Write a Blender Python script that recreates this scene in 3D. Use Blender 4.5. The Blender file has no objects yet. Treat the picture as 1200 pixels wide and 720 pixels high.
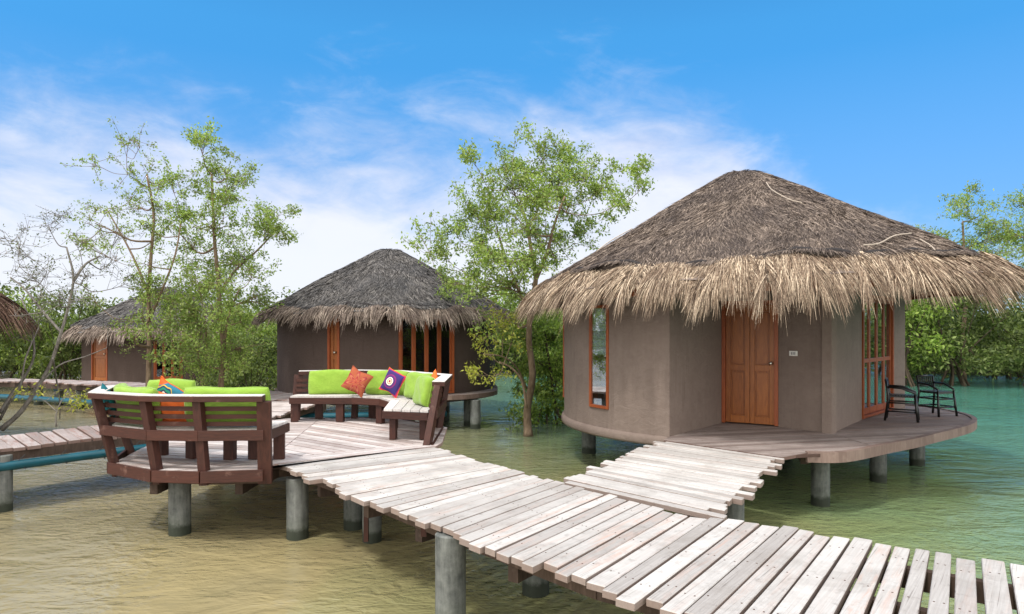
import bpy, math, random
import numpy as np
from mathutils import Vector, Matrix
R_ = math.radians
SC = bpy.context.scene
COL = SC.collection
F = 800.0; HZ = 385.0; E = 1.6          # focal length and horizon in photo pixels, eye height over the decks
WZ = -0.86                               # water level

# ------------------------------------------------------------------ camera, sky, sun, exposure
cam_d = bpy.data.cameras.new('camera'); cam = bpy.data.objects.new('camera', cam_d); COL.objects.link(cam)
cam.location = (0, 0, E); cam.rotation_euler = (R_(90), 0, 0)
cam_d.sensor_width = 36; cam_d.lens = 24.0; cam_d.shift_y = 25 / 1200.0
cam_d.clip_start = 0.05; cam_d.clip_end = 4000
SC.camera = cam
SUN_EL, SUN_AZ = 58.0, 218.0             # azimuth clockwise from +Y
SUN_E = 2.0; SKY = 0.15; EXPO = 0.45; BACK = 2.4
SC.view_settings.view_transform = 'Standard'; SC.view_settings.look = 'None'
SC.view_settings.gamma = 1; SC.view_settings.use_curve_mapping = False
SC.view_settings.exposure = EXPO
SC.cycles.use_denoising = True
SC.cycles.max_bounces = 8; SC.cycles.transparent_max_bounces = 16
SC.cycles.sample_clamp_indirect = 6


class NT:
    def __init__(s, nt): s.nt = nt; nt.nodes.clear()
    def n(s, t, **k):
        nd = s.nt.nodes.new(t)
        for a, v in k.items(): setattr(nd, a, v)
        return nd
    def l(s, a, b): s.nt.links.new(a, b)
    def put(s, sock, v):
        if isinstance(v, bpy.types.NodeSocket): s.l(v, sock)
        elif v is not None:
            try: sock.default_value = v
            except Exception: sock.default_value = (*v, 1)
    def math(s, op, a, b=0.0, c=None, clamp=False):
        m = s.n('ShaderNodeMath', operation=op, use_clamp=clamp)
        s.put(m.inputs[0], a); s.put(m.inputs[1], b)
        if c is not None: s.put(m.inputs[2], c)
        return m.outputs[0]
    def mix(s, f, a, b, bt='MIX'):
        m = s.n('ShaderNodeMix', data_type='RGBA', blend_type=bt)
        s.put(m.inputs[0], f); s.put(m.inputs[6], a); s.put(m.inputs[7], b)
        return m.outputs[2]
    def ramp(s, f, stops):
        r = s.n('ShaderNodeValToRGB'); s.put(r.inputs[0], f)
        el = r.color_ramp.elements
        while len(el) < len(stops): el.new(0.5)
        for e, (p, c) in zip(el, stops):
            e.position = p; e.color = (*c, 1) if isinstance(c, (tuple, list)) else (c, c, c, 1)
        return r.outputs[0]
    def noise(s, vec, scale, detail=4, rough=.55, dist=0.0):
        m = s.n('ShaderNodeTexNoise'); s.put(m.inputs['Vector'], vec)
        m.inputs['Scale'].default_value = scale; m.inputs['Detail'].default_value = detail
        m.inputs['Roughness'].default_value = rough; m.inputs['Distortion'].default_value = dist
        return m.outputs[0]
    def mapv(s, vec, scale=(1, 1, 1), rot=(0, 0, 0), loc=(0, 0, 0)):
        m = s.n('ShaderNodeMapping'); s.put(m.inputs[0], vec)
        m.inputs['Scale'].default_value = scale; m.inputs['Rotation'].default_value = rot; m.inputs['Location'].default_value = loc
        return m.outputs[0]
    def range(s, v, a, b, c=0.0, d=1.0, smooth=False):
        m = s.n('ShaderNodeMapRange', clamp=True)
        if smooth: m.interpolation_type = 'SMOOTHSTEP'
        s.put(m.inputs[0], v)
        for i, x in enumerate((a, b, c, d)): s.put(m.inputs[i + 1], x)
        return m.outputs[0]


W = bpy.data.worlds.new('World'); SC.world = W; W.use_nodes = True
t = NT(W.node_tree)
sky = t.n('ShaderNodeTexSky', sky_type='NISHITA'); sky.sun_disc = False
sky.sun_elevation = R_(SUN_EL); sky.sun_rotation = R_(SUN_AZ); sky.air_density = 1.0; sky.dust_density = 0.6; sky.ozone_density = 1.5
tc = t.n('ShaderNodeTexCoord'); V = tc.outputs['Generated']
sx = t.n('ShaderNodeSeparateXYZ'); t.l(V, sx.inputs[0])
az = t.math('ARCTAN2', sx.outputs[0], sx.outputs[1])          # radians, 0 ahead, + right
el = t.math('ARCSINE', sx.outputs[2])
# cloud bank: its top edge by compass direction (the sky seen from this bay)
edge = t.ramp(t.range(az, -0.75, 0.75), [(0.0, .19), (0.20, .235), (0.45, .26), (0.60, .275), (0.70, .235), (0.80, .09), (1.0, .0)])
cv = t.mapv(V, scale=(1.0, 1.0, 2.0), rot=(0, R_(-20), 0))
n1 = t.noise(cv, 3.2, 7, .60, .6)
n2 = t.noise(t.mapv(V, scale=(1.2, 1.2, 3.0), rot=(0, R_(-24), 0)), 7.0, 8, .62, .5)
nn = t.math('ADD', t.math('MULTIPLY', t.math('SUBTRACT', n1, .5), .34), t.math('MULTIPLY', t.math('SUBTRACT', n2, .5), .22))
dd = t.math('ADD', t.math('SUBTRACT', edge, el), nn)
mask = t.range(dd, -.11, .13, 0, .88, smooth=True)
skyc = t.mix(1.0, sky.outputs[0], t.ramp(t.range(el, 0, .5), [(0, (.16, .34, .52)), (.35, (.20, .52, .84)), (.8, (.265, .85, 1.12))]), 'MULTIPLY')
haze_f = t.range(el, .36, 0.0, 0.0, .50)
CW = 4.7
skyc = t.mix(haze_f, skyc, (0.42 * CW, .66 * CW, .98 * CW, 1))
lavender = t.ramp(t.noise(cv, 6.0, 5, .6, .3), [(.3, (.55, .63, .86)), (.62, (.93, .93, 1.0))])
low = t.range(el, .26, .10, 0, 1)
cc = t.mix(low, lavender, (.93, .94, 1.0, 1))
vm = t.n('ShaderNodeVectorMath', operation='SCALE'); t.l(cc, vm.inputs[0]); vm.inputs[3].default_value = CW * 1.12
fin = t.mix(mask, skyc, vm.outputs[0])
# unseen broken cloud added behind the viewer and overhead as soft fill light
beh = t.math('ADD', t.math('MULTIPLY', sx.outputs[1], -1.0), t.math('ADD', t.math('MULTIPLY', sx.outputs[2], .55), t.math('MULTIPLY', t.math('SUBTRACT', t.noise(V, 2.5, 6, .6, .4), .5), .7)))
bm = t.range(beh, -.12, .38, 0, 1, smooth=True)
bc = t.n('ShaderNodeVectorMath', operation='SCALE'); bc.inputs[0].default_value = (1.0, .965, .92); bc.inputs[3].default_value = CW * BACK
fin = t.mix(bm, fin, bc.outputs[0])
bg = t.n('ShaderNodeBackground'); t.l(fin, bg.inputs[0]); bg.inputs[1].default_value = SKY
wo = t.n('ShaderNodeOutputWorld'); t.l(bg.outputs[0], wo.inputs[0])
ld = bpy.data.lights.new('sun', 'SUN'); sun = bpy.data.objects.new('sun', ld); COL.objects.link(sun)
ld.energy = SUN_E; ld.angle = R_(6); ld.color = (1, .955, .89)
a = R_(SUN_AZ); e = R_(SUN_EL)
sdir = Vector((math.sin(a) * math.cos(e), math.cos(a) * math.cos(e), math.sin(e)))
sun.rotation_euler = sdir.to_track_quat('Z', 'Y').to_euler()


# ------------------------------------------------------------------ helpers
def P(px, py, z=0.0):
    """photo pixel on the horizontal plane z -> (X, Y)"""
    Y = F * (E - z) / (py - HZ)
    return ((px - 600) / F * Y, Y)
def Q(px, py, Y):
    """photo pixel at depth Y -> point"""
    return Vector(((px - 600) / F * Y, Y, E + (HZ - py) / F * Y))
ORG = {}
def org(o):
    while o is not None:
        if o.name in ORG: return ORG[o.name]
        o = o.parent
    return Vector((0, 0, 0))
def tag(o, label=None, cat=None, group=None, kind=None):
    if label: o['label'] = label
    if cat: o['category'] = cat
    if group: o['group'] = group
    if kind: o['kind'] = kind
    return o
def thing(name, loc, label, cat, group=None):
    o = bpy.data.objects.new(name, None); COL.objects.link(o)
    o.location = loc; o.empty_display_size = .2
    ORG[o.name] = Vector(loc)
    return tag(o, label, cat, group)
class MB:
    def __init__(s): s.v = []; s.f = []
    def add(s, vs, fs):
        b = len(s.v); s.v += [tuple(x) for x in vs]; s.f += [tuple(i + b for i in f) for f in fs]
    def prism(s, bot, top, rev=False):
        n = len(bot)
        s.add(list(bot) + list(top), [tuple(range(n - 1, -1, -1)), tuple(range(n, 2 * n))] + [(i, (i + 1) % n, n + (i + 1) % n, n + i) for i in range(n)])
    def slab(s, poly, z0, z1):
        s.prism([(x, y, z0) for x, y in poly], [(x, y, z1) for x, y in poly])
    def box(s, c, h, M=None):
        vs = [Vector((c[0] + a * h[0], c[1] + b * h[1], c[2] + d * h[2])) for d in (-1, 1) for a, b in ((-1, -1), (1, -1), (1, 1), (-1, 1))]
        if M is not None: vs = [M @ v for v in vs]
        s.add(vs, [(3, 2, 1, 0), (4, 5, 6, 7), (0, 1, 5, 4), (1, 2, 6, 5), (2, 3, 7, 6), (3, 0, 4, 7)])
    def bar(s, a, b, w, h, up=(0, 0, 1)):
        """box from a to b, w across, h along up"""
        a = Vector(a); b = Vector(b); d = (b - a); L = d.length; d.normalize()
        u = Vector(up); sd = d.cross(u)
        if sd.length < 1e-4: sd = Vector((1, 0, 0))
        sd.normalize(); u = sd.cross(d)
        vs = [p + sd * (w / 2 * i) + u * (h / 2 * j) for p in (a, b) for i, j in ((-1, -1), (1, -1), (1, 1), (-1, 1))]
        s.add(vs, [(0, 1, 2, 3), (7, 6, 5, 4), (0, 4, 5, 1), (1, 5, 6, 2), (2, 6, 7, 3), (3, 7, 4, 0)])
    def tube(s, pts, rad, n=6, cap=True):
        pts = [Vector(p) for p in pts]
        if not hasattr(rad, '__len__'): rad = [rad] * len(pts)
        base = len(s.v); ref = None
        for i, p in enumerate(pts):
            d = (pts[min(i + 1, len(pts) - 1)] - pts[max(i - 1, 0)])
            if d.length < 1e-7: d = Vector((0, 0, 1))
            d.normalize()
            if ref is None: ref = Vector((1, 0, 0)) if abs(d.x) < .8 else Vector((0, 1, 0))
            sd = d.cross(ref).normalized(); up = sd.cross(d); ref = sd.cross(d) * -1 if False else ref
            for k in range(n):
                an = 2 * math.pi * k / n
                s.v.append(tuple(p + (sd * math.cos(an) + up * math.sin(an)) * rad[i]))
        for i in range(len(pts) - 1):
            for k in range(n):
                k2 = (k + 1) % n
                s.f.append((base + i * n + k, base + i * n + k2, base + (i + 1) * n + k2, base + (i + 1) * n + k))
        if cap:
            s.f.append(tuple(base + k for k in range(n - 1, -1, -1)))
            s.f.append(tuple(base + (len(pts) - 1) * n + k for k in range(n)))
    def build(s, name, mat, parent=None, smooth=False, bevel=0, local=False, angle=None):
        me = bpy.data.meshes.new(name)
        o0 = Vector((0, 0, 0)) if local else org(parent)
        me.from_pydata([(x - o0.x, y - o0.y, z - o0.z) for x, y, z in s.v], [], s.f)
        me.materials.append(mat)
        if smooth: me.shade_smooth()
        if angle:
            me.shade_smooth()
            try: me.set_sharp_from_angle(angle=R_(angle))
            except Exception: pass
        me.update()
        o = bpy.data.objects.new(name, me); COL.objects.link(o)
        if parent: o.parent = parent
        if bevel:
            b = o.modifiers.new('b', 'BEVEL'); b.width = bevel; b.segments = 2; b.limit_method = 'ANGLE'
        return o
def npmesh(name, V, Fc, k, mat, parent=None, smooth=False, local=False):
    """V (n,3) float, Fc (m,k) int"""
    me = bpy.data.meshes.new(name)
    o0 = Vector((0, 0, 0)) if local else org(parent)
    V = (np.asarray(V, dtype=np.float32) - np.array(o0, dtype=np.float32))
    me.vertices.add(len(V)); me.vertices.foreach_set('co', V.ravel())
    m = len(Fc)
    me.loops.add(m * k); me.loops.foreach_set('vertex_index', np.asarray(Fc, dtype=np.int32).ravel())
    me.polygons.add(m); me.polygons.foreach_set('loop_start', np.arange(0, m * k, k, dtype=np.int32))
    try: me.polygons.foreach_set('loop_total', np.full(m, k, dtype=np.int32))
    except Exception: pass
    if smooth: me.polygons.foreach_set('use_smooth', np.ones(m, dtype=bool))
    me.materials.append(mat); me.update(calc_edges=True); me.validate()
    o = bpy.data.objects.new(name, me); COL.objects.link(o)
    if parent: o.parent = parent
    return o
def joined(name, V, F3, mb, mats, parent, local=False):
    pass
def cat(pts, n=8):
    """Catmull-Rom"""
    pts = [Vector(p) for p in pts]; out = []
    q = [pts[0] * 2 - pts[1]] + pts + [pts[-1] * 2 - pts[-2]]
    for i in range(1, len(q) - 2):
        for k in range(n):
            t_ = k / n; a, b, c, d = q[i - 1], q[i], q[i + 1], q[i + 2]
            out.append(.5 * ((2 * b) + (c - a) * t_ + (2 * a - 5 * b + 4 * c - d) * t_ ** 2 + (3 * b - a - 3 * c + d) * t_ ** 3))
    out.append(pts[-1]); return out

# ------------------------------------------------------------------ materials
def mat(name):
    m = bpy.data.materials.new(name); m.use_nodes = True
    t = NT(m.node_tree)
    b = t.n('ShaderNodeBsdfPrincipled'); o = t.n('ShaderNodeOutputMaterial'); t.l(b.outputs[0], o.inputs[0])
    t.b = b; t.o = o
    return m, t
def setb(t, color=None, rough=None, spec=None, **k):
    if color is not None: t.put(t.b.inputs['Base Color'], color)
    if rough is not None: t.put(t.b.inputs['Roughness'], rough)
    if spec is not None: t.put(t.b.inputs['Specular IOR Level'], spec)
def bump(t, h, strength=.4, dist=.01):
    b = t.n('ShaderNodeBump'); b.inputs['Strength'].default_value = strength; b.inputs['Distance'].default_value = dist
    t.put(b.inputs['Height'], h); t.l(b.outputs[0], t.b.inputs['Normal'])
def rnd(t): return t.n('ShaderNodeNewGeometry').outputs['Random Per Island']
def pos(t): return t.n('ShaderNodeNewGeometry').outputs['Position']
def objc(t): return t.n('ShaderNodeTexCoord').outputs['Object']

def plank_mat(name, c0, c1, tint, tf, rot, rough=.75, stain=.5):
    """weathered plank timber; grain runs along the direction turned by rot"""
    m, t = mat(name); p = pos(t); r = rnd(t)
    cx = t.n('ShaderNodeCombineXYZ'); t.put(cx.inputs[0], t.math('MULTIPLY', r, 37.0)); t.put(cx.inputs[1], t.math('MULTIPLY', r, 91.0))
    va = t.n('ShaderNodeVectorMath', operation='ADD')
    t.l(t.mapv(p, rot=(0, 0, -rot)), va.inputs[0]); t.l(cx.outputs[0], va.inputs[1])
    g = t.noise(t.mapv(va.outputs[0], scale=(1.5, 45, 30)), 1.6, 6, .62, .3)
    g2 = t.noise(t.mapv(va.outputs[0], scale=(1.2, 9, 6)), 1.7, 5, .65, .4)
    r2 = t.math('FRACT', t.math('MULTIPLY', r, 7.31)); r3 = t.math('FRACT', t.math('MULTIPLY', r, 17.7))
    base = t.mix(t.range(t.math('ADD', t.math('MULTIPLY', g, .7), t.math('MULTIPLY', r2, .55)), .3, .95), c0, c1)
    st = t.math('MULTIPLY', t.range(g2, .48, .72), t.math('MULTIPLY', t.math('POWER', r3, 1.6), stain * 1.6), clamp=True)
    base = t.mix(st, base, tint)
    pa = t.range(t.noise(va.outputs[0], 9.0, 6, .7), .56, .70, 0, tf)
    base = t.mix(pa, base, (c0[0] * .45, c0[1] * .42, c0[2] * .40, 1))
    dirt = t.range(t.noise(p, 1.7, 6, .7, .5), .46, .68, 0, .42)
    base = t.mix(dirt, base, (c0[0] * .62, c0[1] * .58, c0[2] * .53, 1))
    cr = t.range(t.noise(t.mapv(va.outputs[0], scale=(.7, 60, 40)), 2.2, 3, .5, .2), .30, .37, .55, 0)
    base = t.mix(cr, base, (c0[0] * .3, c0[1] * .27, c0[2] * .25, 1))
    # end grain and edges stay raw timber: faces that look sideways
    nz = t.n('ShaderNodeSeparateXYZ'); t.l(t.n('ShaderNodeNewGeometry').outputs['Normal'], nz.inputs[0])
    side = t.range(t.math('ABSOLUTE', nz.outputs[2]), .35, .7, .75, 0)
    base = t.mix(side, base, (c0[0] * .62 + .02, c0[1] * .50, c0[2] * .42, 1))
    setb(t, base, rough, .25); bump(t, t.math('ADD', g, t.math('MULTIPLY', g2, .6)), .5, .006)
    return m
PALE0 = (.30, .280, .268, 1); PALE1 = (.53, .515, .50, 1)
M = {}
M['boards'] = plank_mat('bleached_boards', PALE0, PALE1, (.50, .27, .19, 1), .45, R_(52), stain=.45)
M['boards_walk'] = plank_mat('bleached_boards_hut', PALE0, PALE1, (.50, .32, .25, 1), .45, R_(-33), stain=.40)
M['boards_deck'] = plank_mat('weathered_deck', (.30, .25, .24, 1), (.62, .58, .57, 1), (.40, .21, .16, 1), .5, R_(20), stain=.6)
M['boards_porch'] = plank_mat('porch_deck', (.17, .135, .125, 1), (.36, .31, .29, 1), (.20, .11, .08, 1), .5, R_(14), stain=.5)
M['boards_old'] = plank_mat('old_boards', (.22, .18, .17, 1), (.44, .39, .38, 1), (.25, .11, .08, 1), .55, R_(130), stain=.9)
def timber(name, c0, c1, worn, rough=.55, gs=(6, 6, 1.2)):
    m, t = mat(name); p = objc(t)
    g = t.noise(t.mapv(p, scale=gs), 6, 6, .6, .6); g2 = t.noise(p, 5.0, 6, .65)
    r = rnd(t)
    base = t.mix(t.range(t.math('ADD', g, t.math('MULTIPLY', r, .35)), .35, .95), c0, c1)
    base = t.mix(t.range(g2, .60, .72, 0, .55), base, worn)
    setb(t, base, rough, .35); bump(t, g, .35, .005)
    return m
M['bench'] = timber('red_brown_timber', (.024, .008, .006, 1), (.078, .025, .016, 1), (.20, .11, .085, 1))
M['bench_h'] = timber('red_brown_board', (.022, .008, .006, 1), (.076, .025, .016, 1), (.22, .125, .10, 1), .55, (1.1, 1.1, 11))
M['bench_top'] = timber('grey_bench_top', (.34, .31, .30, 1), (.66, .63, .61, 1), (.33, .20, .15, 1), .7)
M['joist'] = timber('dark_joist', (.035, .022, .017, 1), (.09, .06, .045, 1), (.15, .11, .09, 1), .8)
M['door'] = timber('orange_door_timber', (.17, .050, .014, 1), (.36, .122, .030, 1), (.20, .06, .02, 1), .35, (7, 7, .9))
M['frame'] = timber('orange_frame', (.20, .045, .014, 1), (.34, .09, .028, 1), (.20, .06, .02, 1), .4)
M['rafter'] = timber('rafter', (.07, .04, .025, 1), (.14, .08, .05, 1), (.1, .05, .03, 1), .8)
def plaster(name, c, c2):
    m, t = mat(name); p = pos(t)
    a = t.noise(p, 1.3, 7, .7, .4); b = t.noise(p, 16, 6, .7); tw = t.noise(t.mapv(p, scale=(1, 1, 1.8)), 4.5, 5, .6, 1.5)
    v = t.noise(t.mapv(p, scale=(5, 5, .3)), 2.0, 6, .65)
    base = t.mix(t.range(t.math('ADD', t.math('MULTIPLY', a, .5), t.math('ADD', t.math('MULTIPLY', v, .25), t.math('MULTIPLY', tw, .25))), .36, .64), c, c2)
    st = t.math('MULTIPLY', t.range(v, .54, .70), t.range(a, .42, .62))
    base = t.mix(t.math('MULTIPLY', st, .6), base, (c[0] * .55, c[1] * .52, c[2] * .5, 1))
    vo = t.n('ShaderNodeTexVoronoi', feature='DISTANCE_TO_EDGE'); vo.inputs['Scale'].default_value = 1.1
    wp = t.n('ShaderNodeVectorMath', operation='ADD'); t.l(p, wp.inputs[0]); 
    cx = t.n('ShaderNodeCombineXYZ'); q_ = t.math('MULTIPLY', tw, .9); t.put(cx.inputs[0], q_); t.put(cx.inputs[1], q_); t.put(cx.inputs[2], t.math('MULTIPLY', a, .9)); t.l(cx.outputs[0], wp.inputs[1]); t.l(wp.outputs[0], vo.inputs['Vector'])
    ck = t.math('MULTIPLY', t.range(vo.outputs['Distance'], .0, .006, .55, 0), t.range(a, .50, .58))
    base = t.mix(ck, base, (c[0] * .45, c[1] * .42, c[2] * .4, 1))
    setb(t, base, .85, .2); bump(t, t.math('ADD', t.math('MULTIPLY', tw, .8), t.math('MULTIPLY', b, .3)), .6, .022)
    return m
M['plaster'] = plaster('taupe_plaster', (.165, .126, .107, 1), (.232, .183, .157, 1))
M['plaster_dark'] = plaster('brown_plaster', (.070, .050, .043, 1), (.088, .064, .056, 1))
m, t = mat('concrete'); p = pos(t)
cn = t.noise(p, 9, 7, .7); cs = t.noise(t.mapv(p, scale=(6, 6, .8)), 2.5, 6, .65)
sz = t.n('ShaderNodeSeparateXYZ'); t.l(p, sz.inputs[0])
base = t.mix(t.range(t.math('ADD', t.math('MULTIPLY', cn, .5), t.math('MULTIPLY', cs, .6)), .35, .72), (.040, .046, .045, 1), (.21, .22, .21, 1))
alg = t.range(t.math('ADD', sz.outputs[2], t.math('MULTIPLY', cn, .25)), WZ + .12, WZ + .42, 1, 0)
base = t.mix(t.math('MULTIPLY', alg, .6), base, (.075, .095, .06, 1))
tide = t.range(t.math('ADD', sz.outputs[2], t.math('MULTIPLY', cn, .12)), WZ + .16, WZ + .21, .85, 0)
base = t.mix(tide, base, (.022, .028, .018, 1))
setb(t, base, .8, .3); bump(t, t.math('ADD', cn, cs), .5, .01); M['concrete'] = m

def thatch_mat(name, dark, mid, lite, patch, pscale=1.4, tip=None):
    m, t = mat(name); p = pos(t); r = rnd(t)
    c = t.ramp(r, [(0, dark), (.45, mid), (1, lite)])
    n = t.noise(p, pscale, 6, .65)
    c = t.mix(t.range(n, .42, .66, 0, .75), c, patch)
    n3 = t.noise(p, 38, 3, .6)
    c = t.mix(1.0, c, t.ramp(n3, [(.3, .55), (.7, 1.25)]), 'MULTIPLY')
    setb(t, c, .85, .15); bump(t, n3, .6, .02)
    return m
M['thatch'] = thatch_mat('weathered_thatch', (.045, .035, .031), (.16, .125, .105), (.42, .34, .28), (.075, .062, .060, 1))
M['thatch_grey'] = thatch_mat('grey_thatch', (.045, .043, .044), (.120, .113, .110), (.26, .245, .235), (.085, .085, .09, 1))
M['fringe'] = thatch_mat('straw_fringe', (.05, .032, .023), (.27, .195, .135), (.74, .61, .46), (.19, .135, .10, 1), 2.2)
M['fringe_grey'] = thatch_mat('grey_straw_fringe', (.06, .048, .04), (.21, .165, .135), (.44, .37, .31), (.12, .09, .08, 1), 2.2)
M['fringe_red'] = thatch_mat('red_straw_fringe', (.05, .028, .02), (.15, .09, .065), (.30, .2, .15), (.09, .055, .045, 1), 2.2)
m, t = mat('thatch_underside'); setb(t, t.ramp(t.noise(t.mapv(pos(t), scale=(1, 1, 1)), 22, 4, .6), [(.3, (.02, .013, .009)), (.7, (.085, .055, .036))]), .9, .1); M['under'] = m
def plain(name, c, rough=.6, spec=.3, metal=0, var=.12, scale=20):
    m, t = mat(name)
    n = t.noise(objc(t), scale, 4, .6)
    setb(t, t.mix(t.range(n, .3, .7), tuple(x * (1 - var) for x in c[:3]) + (1,), tuple(min(1, x * (1 + var)) for x in c[:3]) + (1,)), rough, spec)
    t.b.inputs['Metallic'].default_value = metal
    return m
M['black'] = plain('black_lacquer', (.006, .0055, .0055), .3, .5)
M['metal'] = plain('brushed_metal', (.6, .58, .52), .3, .5, 1)
M['plate'] = plain('white_plate', (.75, .75, .72), .4)
M['plate_mark'] = plain('grey_mark', (.25, .25, .26), .5)
M['curtain'] = plain('white_blind', (.75, .77, .78), .8, .1)
M['interior'] = plain('dark_room', (.05, .045, .042), .9, .1)
M['pipe'] = plain('teal_pipe', (.003, .07, .10), .35, .4, 0, .25, 6)
M['nail'] = plain('rusty_nail', (.07, .035, .022), .7, .3)
M['rope'] = plain('dark_binding', (.035, .032, .033), .9, .1)
M['stick'] = plain('pale_stick', (.42, .36, .30), .8, .1)
m, t = mat('window_glass'); t.nt.nodes.remove(t.b)
gl = t.n('ShaderNodeBsdfGlossy'); gl.inputs['Roughness'].default_value = .02; gl.inputs[0].default_value = (.9, .95, 1, 1)
tr = t.n('ShaderNodeBsdfTransparent'); tr.inputs[0].default_value = (.72, .78, .80, 1)
fr = t.n('ShaderNodeFresnel'); fr.inputs[0].default_value = 1.52
mx = t.n('ShaderNodeMixShader'); t.l(t.range(fr.outputs[0], 0, 1, .02, .55), mx.inputs[0]); t.l(tr.outputs[0], mx.inputs[1]); t.l(gl.outputs[0], mx.inputs[2]); t.l(mx.outputs[0], t.o.inputs[0]); M['glass'] = m
m, t = mat('lime_fabric'); o_ = objc(t)
w_ = t.noise(t.mapv(o_, scale=(1, 1, 1)), 160, 2, .5); f_ = t.noise(o_, 6, 4, .6)
setb(t, t.mix(t.range(f_, .3, .7), (.19, .325, .036, 1), (.24, .385, .05, 1)), .85, .15); bump(t, t.math('ADD', t.math('MULTIPLY', w_, .12), t.math('ADD', f_, t.math('MULTIPLY', t.noise(t.mapv(o_, scale=(1, 1, 2.2)), 11, 4, .6, 1.2), .5))), .55, .03)
t.b.inputs['Sheen Weight'].default_value = .25; M['lime'] = m
M['orange'] = plain('orange_fabric', (.62, .13, .03), .85, .1, 0, .15, 8)
M['teal_cloth'] = plain('teal_fabric', (.012, .10, .12), .85, .1, 0, .2, 8)

def polar(t):
    s = t.n('ShaderNodeSeparateXYZ'); t.l(objc(t), s.inputs[0])
    x, z = s.outputs[0], s.outputs[2]
    r = t.math('SQRT', t.math('ADD', t.math('MULTIPLY', x, x), t.math('MULTIPLY', z, z)))
    return x, z, r, t.math('ARCTAN2', z, x)
# orange pillow with an embroidered flower
m, t = mat('flower_cloth'); x, z, r, an = polar(t)
zz = t.math('ADD', z, .03)
r = t.math('SQRT', t.math('ADD', t.math('MULTIPLY', x, x), t.math('MULTIPLY', zz, zz))); an = t.math('ARCTAN2', zz, x)
pet = t.math('MULTIPLY', t.math('ADD', t.math('MULTIPLY', t.math('COSINE', t.math('MULTIPLY', an, 7)), .5), .85), .15)
k = t.math('DIVIDE', r, pet)
c = t.ramp(t.math('MULTIPLY', k, .5), [(0, (.22, .012, .03)), (.13, (.45, .13, .06)), (.2, (.24, .012, .03)), (.36, (.42, .15, .08)), (.46, (.24, .012, .04)), (.56, (.32, .085, .045))])
c = t.mix(t.range(t.noise(objc(t), 26, 3, .6), .5, .6, 0, .5), c, (.36, .12, .05, 1))
setb(t, c, .85, .1); M['flower'] = m
# purple pillow with a round eye
m, t = mat('eye_cloth'); x, z, r, an = polar(t)
xx = t.math('ADD', x, .02); r = t.math('SQRT', t.math('ADD', t.math('MULTIPLY', xx, xx), t.math('MULTIPLY', z, z)))
c = t.ramp(t.math('MULTIPLY', r, 4), [(0, (.30, .02, .05)), (.09, (.85, .75, .5)), (.15, (.45, .04, .03)), (.20, (.85, .78, .6)), (.27, (.08, .03, .14)), (.40, (.22, .03, .13)), (.47, (.05, .03, .13)), (.62, (.045, .03, .14))])
edge_ = t.range(t.math('MAXIMUM', t.math('ABSOLUTE', x), t.math('ABSOLUTE', z)), .165, .175)
c = t.mix(edge_, c, (.45, .03, .10, 1)); setb(t, c, .85, .1); t.nt.nodes
for r_ in t.nt.nodes:
    if r_.bl_idname == 'ShaderNodeValToRGB': r_.color_ramp.interpolation = 'CONSTANT'
M['eye'] = m
m, t = mat('sunburst_cloth'); x, z, r, an = polar(t)
xx = t.math('ADD', x, .045); z2 = t.math('ADD', z, -.03); r = t.math('SQRT', t.math('ADD', t.math('MULTIPLY', xx, xx), t.math('MULTIPLY', z2, z2)))
r2 = t.math('ADD', r, t.math('MULTIPLY', t.math('COSINE', t.math('MULTIPLY', an, 10)), .006))
c = t.ramp(t.math('MULTIPLY', r2, 4), [(0, (.8, .75, .3)), (.06, (.35, .03, .04)), (.13, (.8, .8, .75)), (.2, (.03, .05, .10)), (.28, (.03, .25, .16)), (.38, (.02, .06, .14)), (.45, (.60, .38, .05)), (.50, (.03, .16, .24))])
c = t.mix(t.range(t.math('SUBTRACT', z, x), .25, .27), c, (.55, .11, .03, 1)); setb(t, c, .85, .1); M['sunburst'] = m
for r_ in t.nt.nodes:
    if r_.bl_idname == 'ShaderNodeValToRGB': r_.color_ramp.interpolation = 'CONSTANT'

def leaf_mat(name, a_, b_, c_, trans=.35):
    m, t = mat(name); r = rnd(t); p = pos(t)
    c = t.ramp(r, [(0, a_), (.55, b_), (1, c_)])
    c = t.mix(1.0, c, t.ramp(t.noise(p, 1.1, 3, .6), [(.35, .70), (.65, 1.25)]), 'MULTIPLY')
    setb(t, c, .55, .3)
    tl = t.n('ShaderNodeBsdfTranslucent'); t.l(t.mix(1.0, c, (1.5, 1.6, .6, 1), 'MULTIPLY'), tl.inputs[0])
    mx = t.n('ShaderNodeMixShader'); mx.inputs[0].default_value = trans
    t.l(t.b.outputs[0], mx.inputs[1]); t.l(tl.outputs[0], mx.inputs[2]); t.l(mx.outputs[0], t.o.inputs[0])
    return m
M['leaf'] = leaf_mat('mangrove_leaf', (.09, .14, .025), (.17, .25, .05), (.30, .38, .09))
M['leaf_pale'] = leaf_mat('pale_leaf', (.13, .19, .05), (.22, .31, .08), (.36, .44, .14))
M['leaf_dark'] = leaf_mat('dark_leaf', (.045, .070, .020), (.100, .140, .040), (.21, .26, .085), .28)
M['leaf_grey'] = leaf_mat('grey_leaf', (.08, .10, .06), (.13, .15, .08), (.20, .22, .11))
M['leaf_yellow'] = leaf_mat('yellow_leaf', (.22, .25, .04), (.34, .36, .06), (.5, .48, .12))
M['leaf_blue'] = leaf_mat('palm_leaf', (.012, .02, .03), (.02, .03, .05), (.03, .05, .09), .15)
def bark(name, a_, b_):
    m, t = mat(name); p = pos(t)
    n = t.noise(t.mapv(p, scale=(6, 6, 1.5)), 4, 6, .65); n2 = t.noise(p, 3, 4, .6)
    setb(t, t.mix(t.range(t.math('ADD', t.math('MULTIPLY', n, .6), t.math('MULTIPLY', n2, .4)), .35, .65), a_, b_), .9, .15); bump(t, n, .6, .02)
    return m
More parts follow.
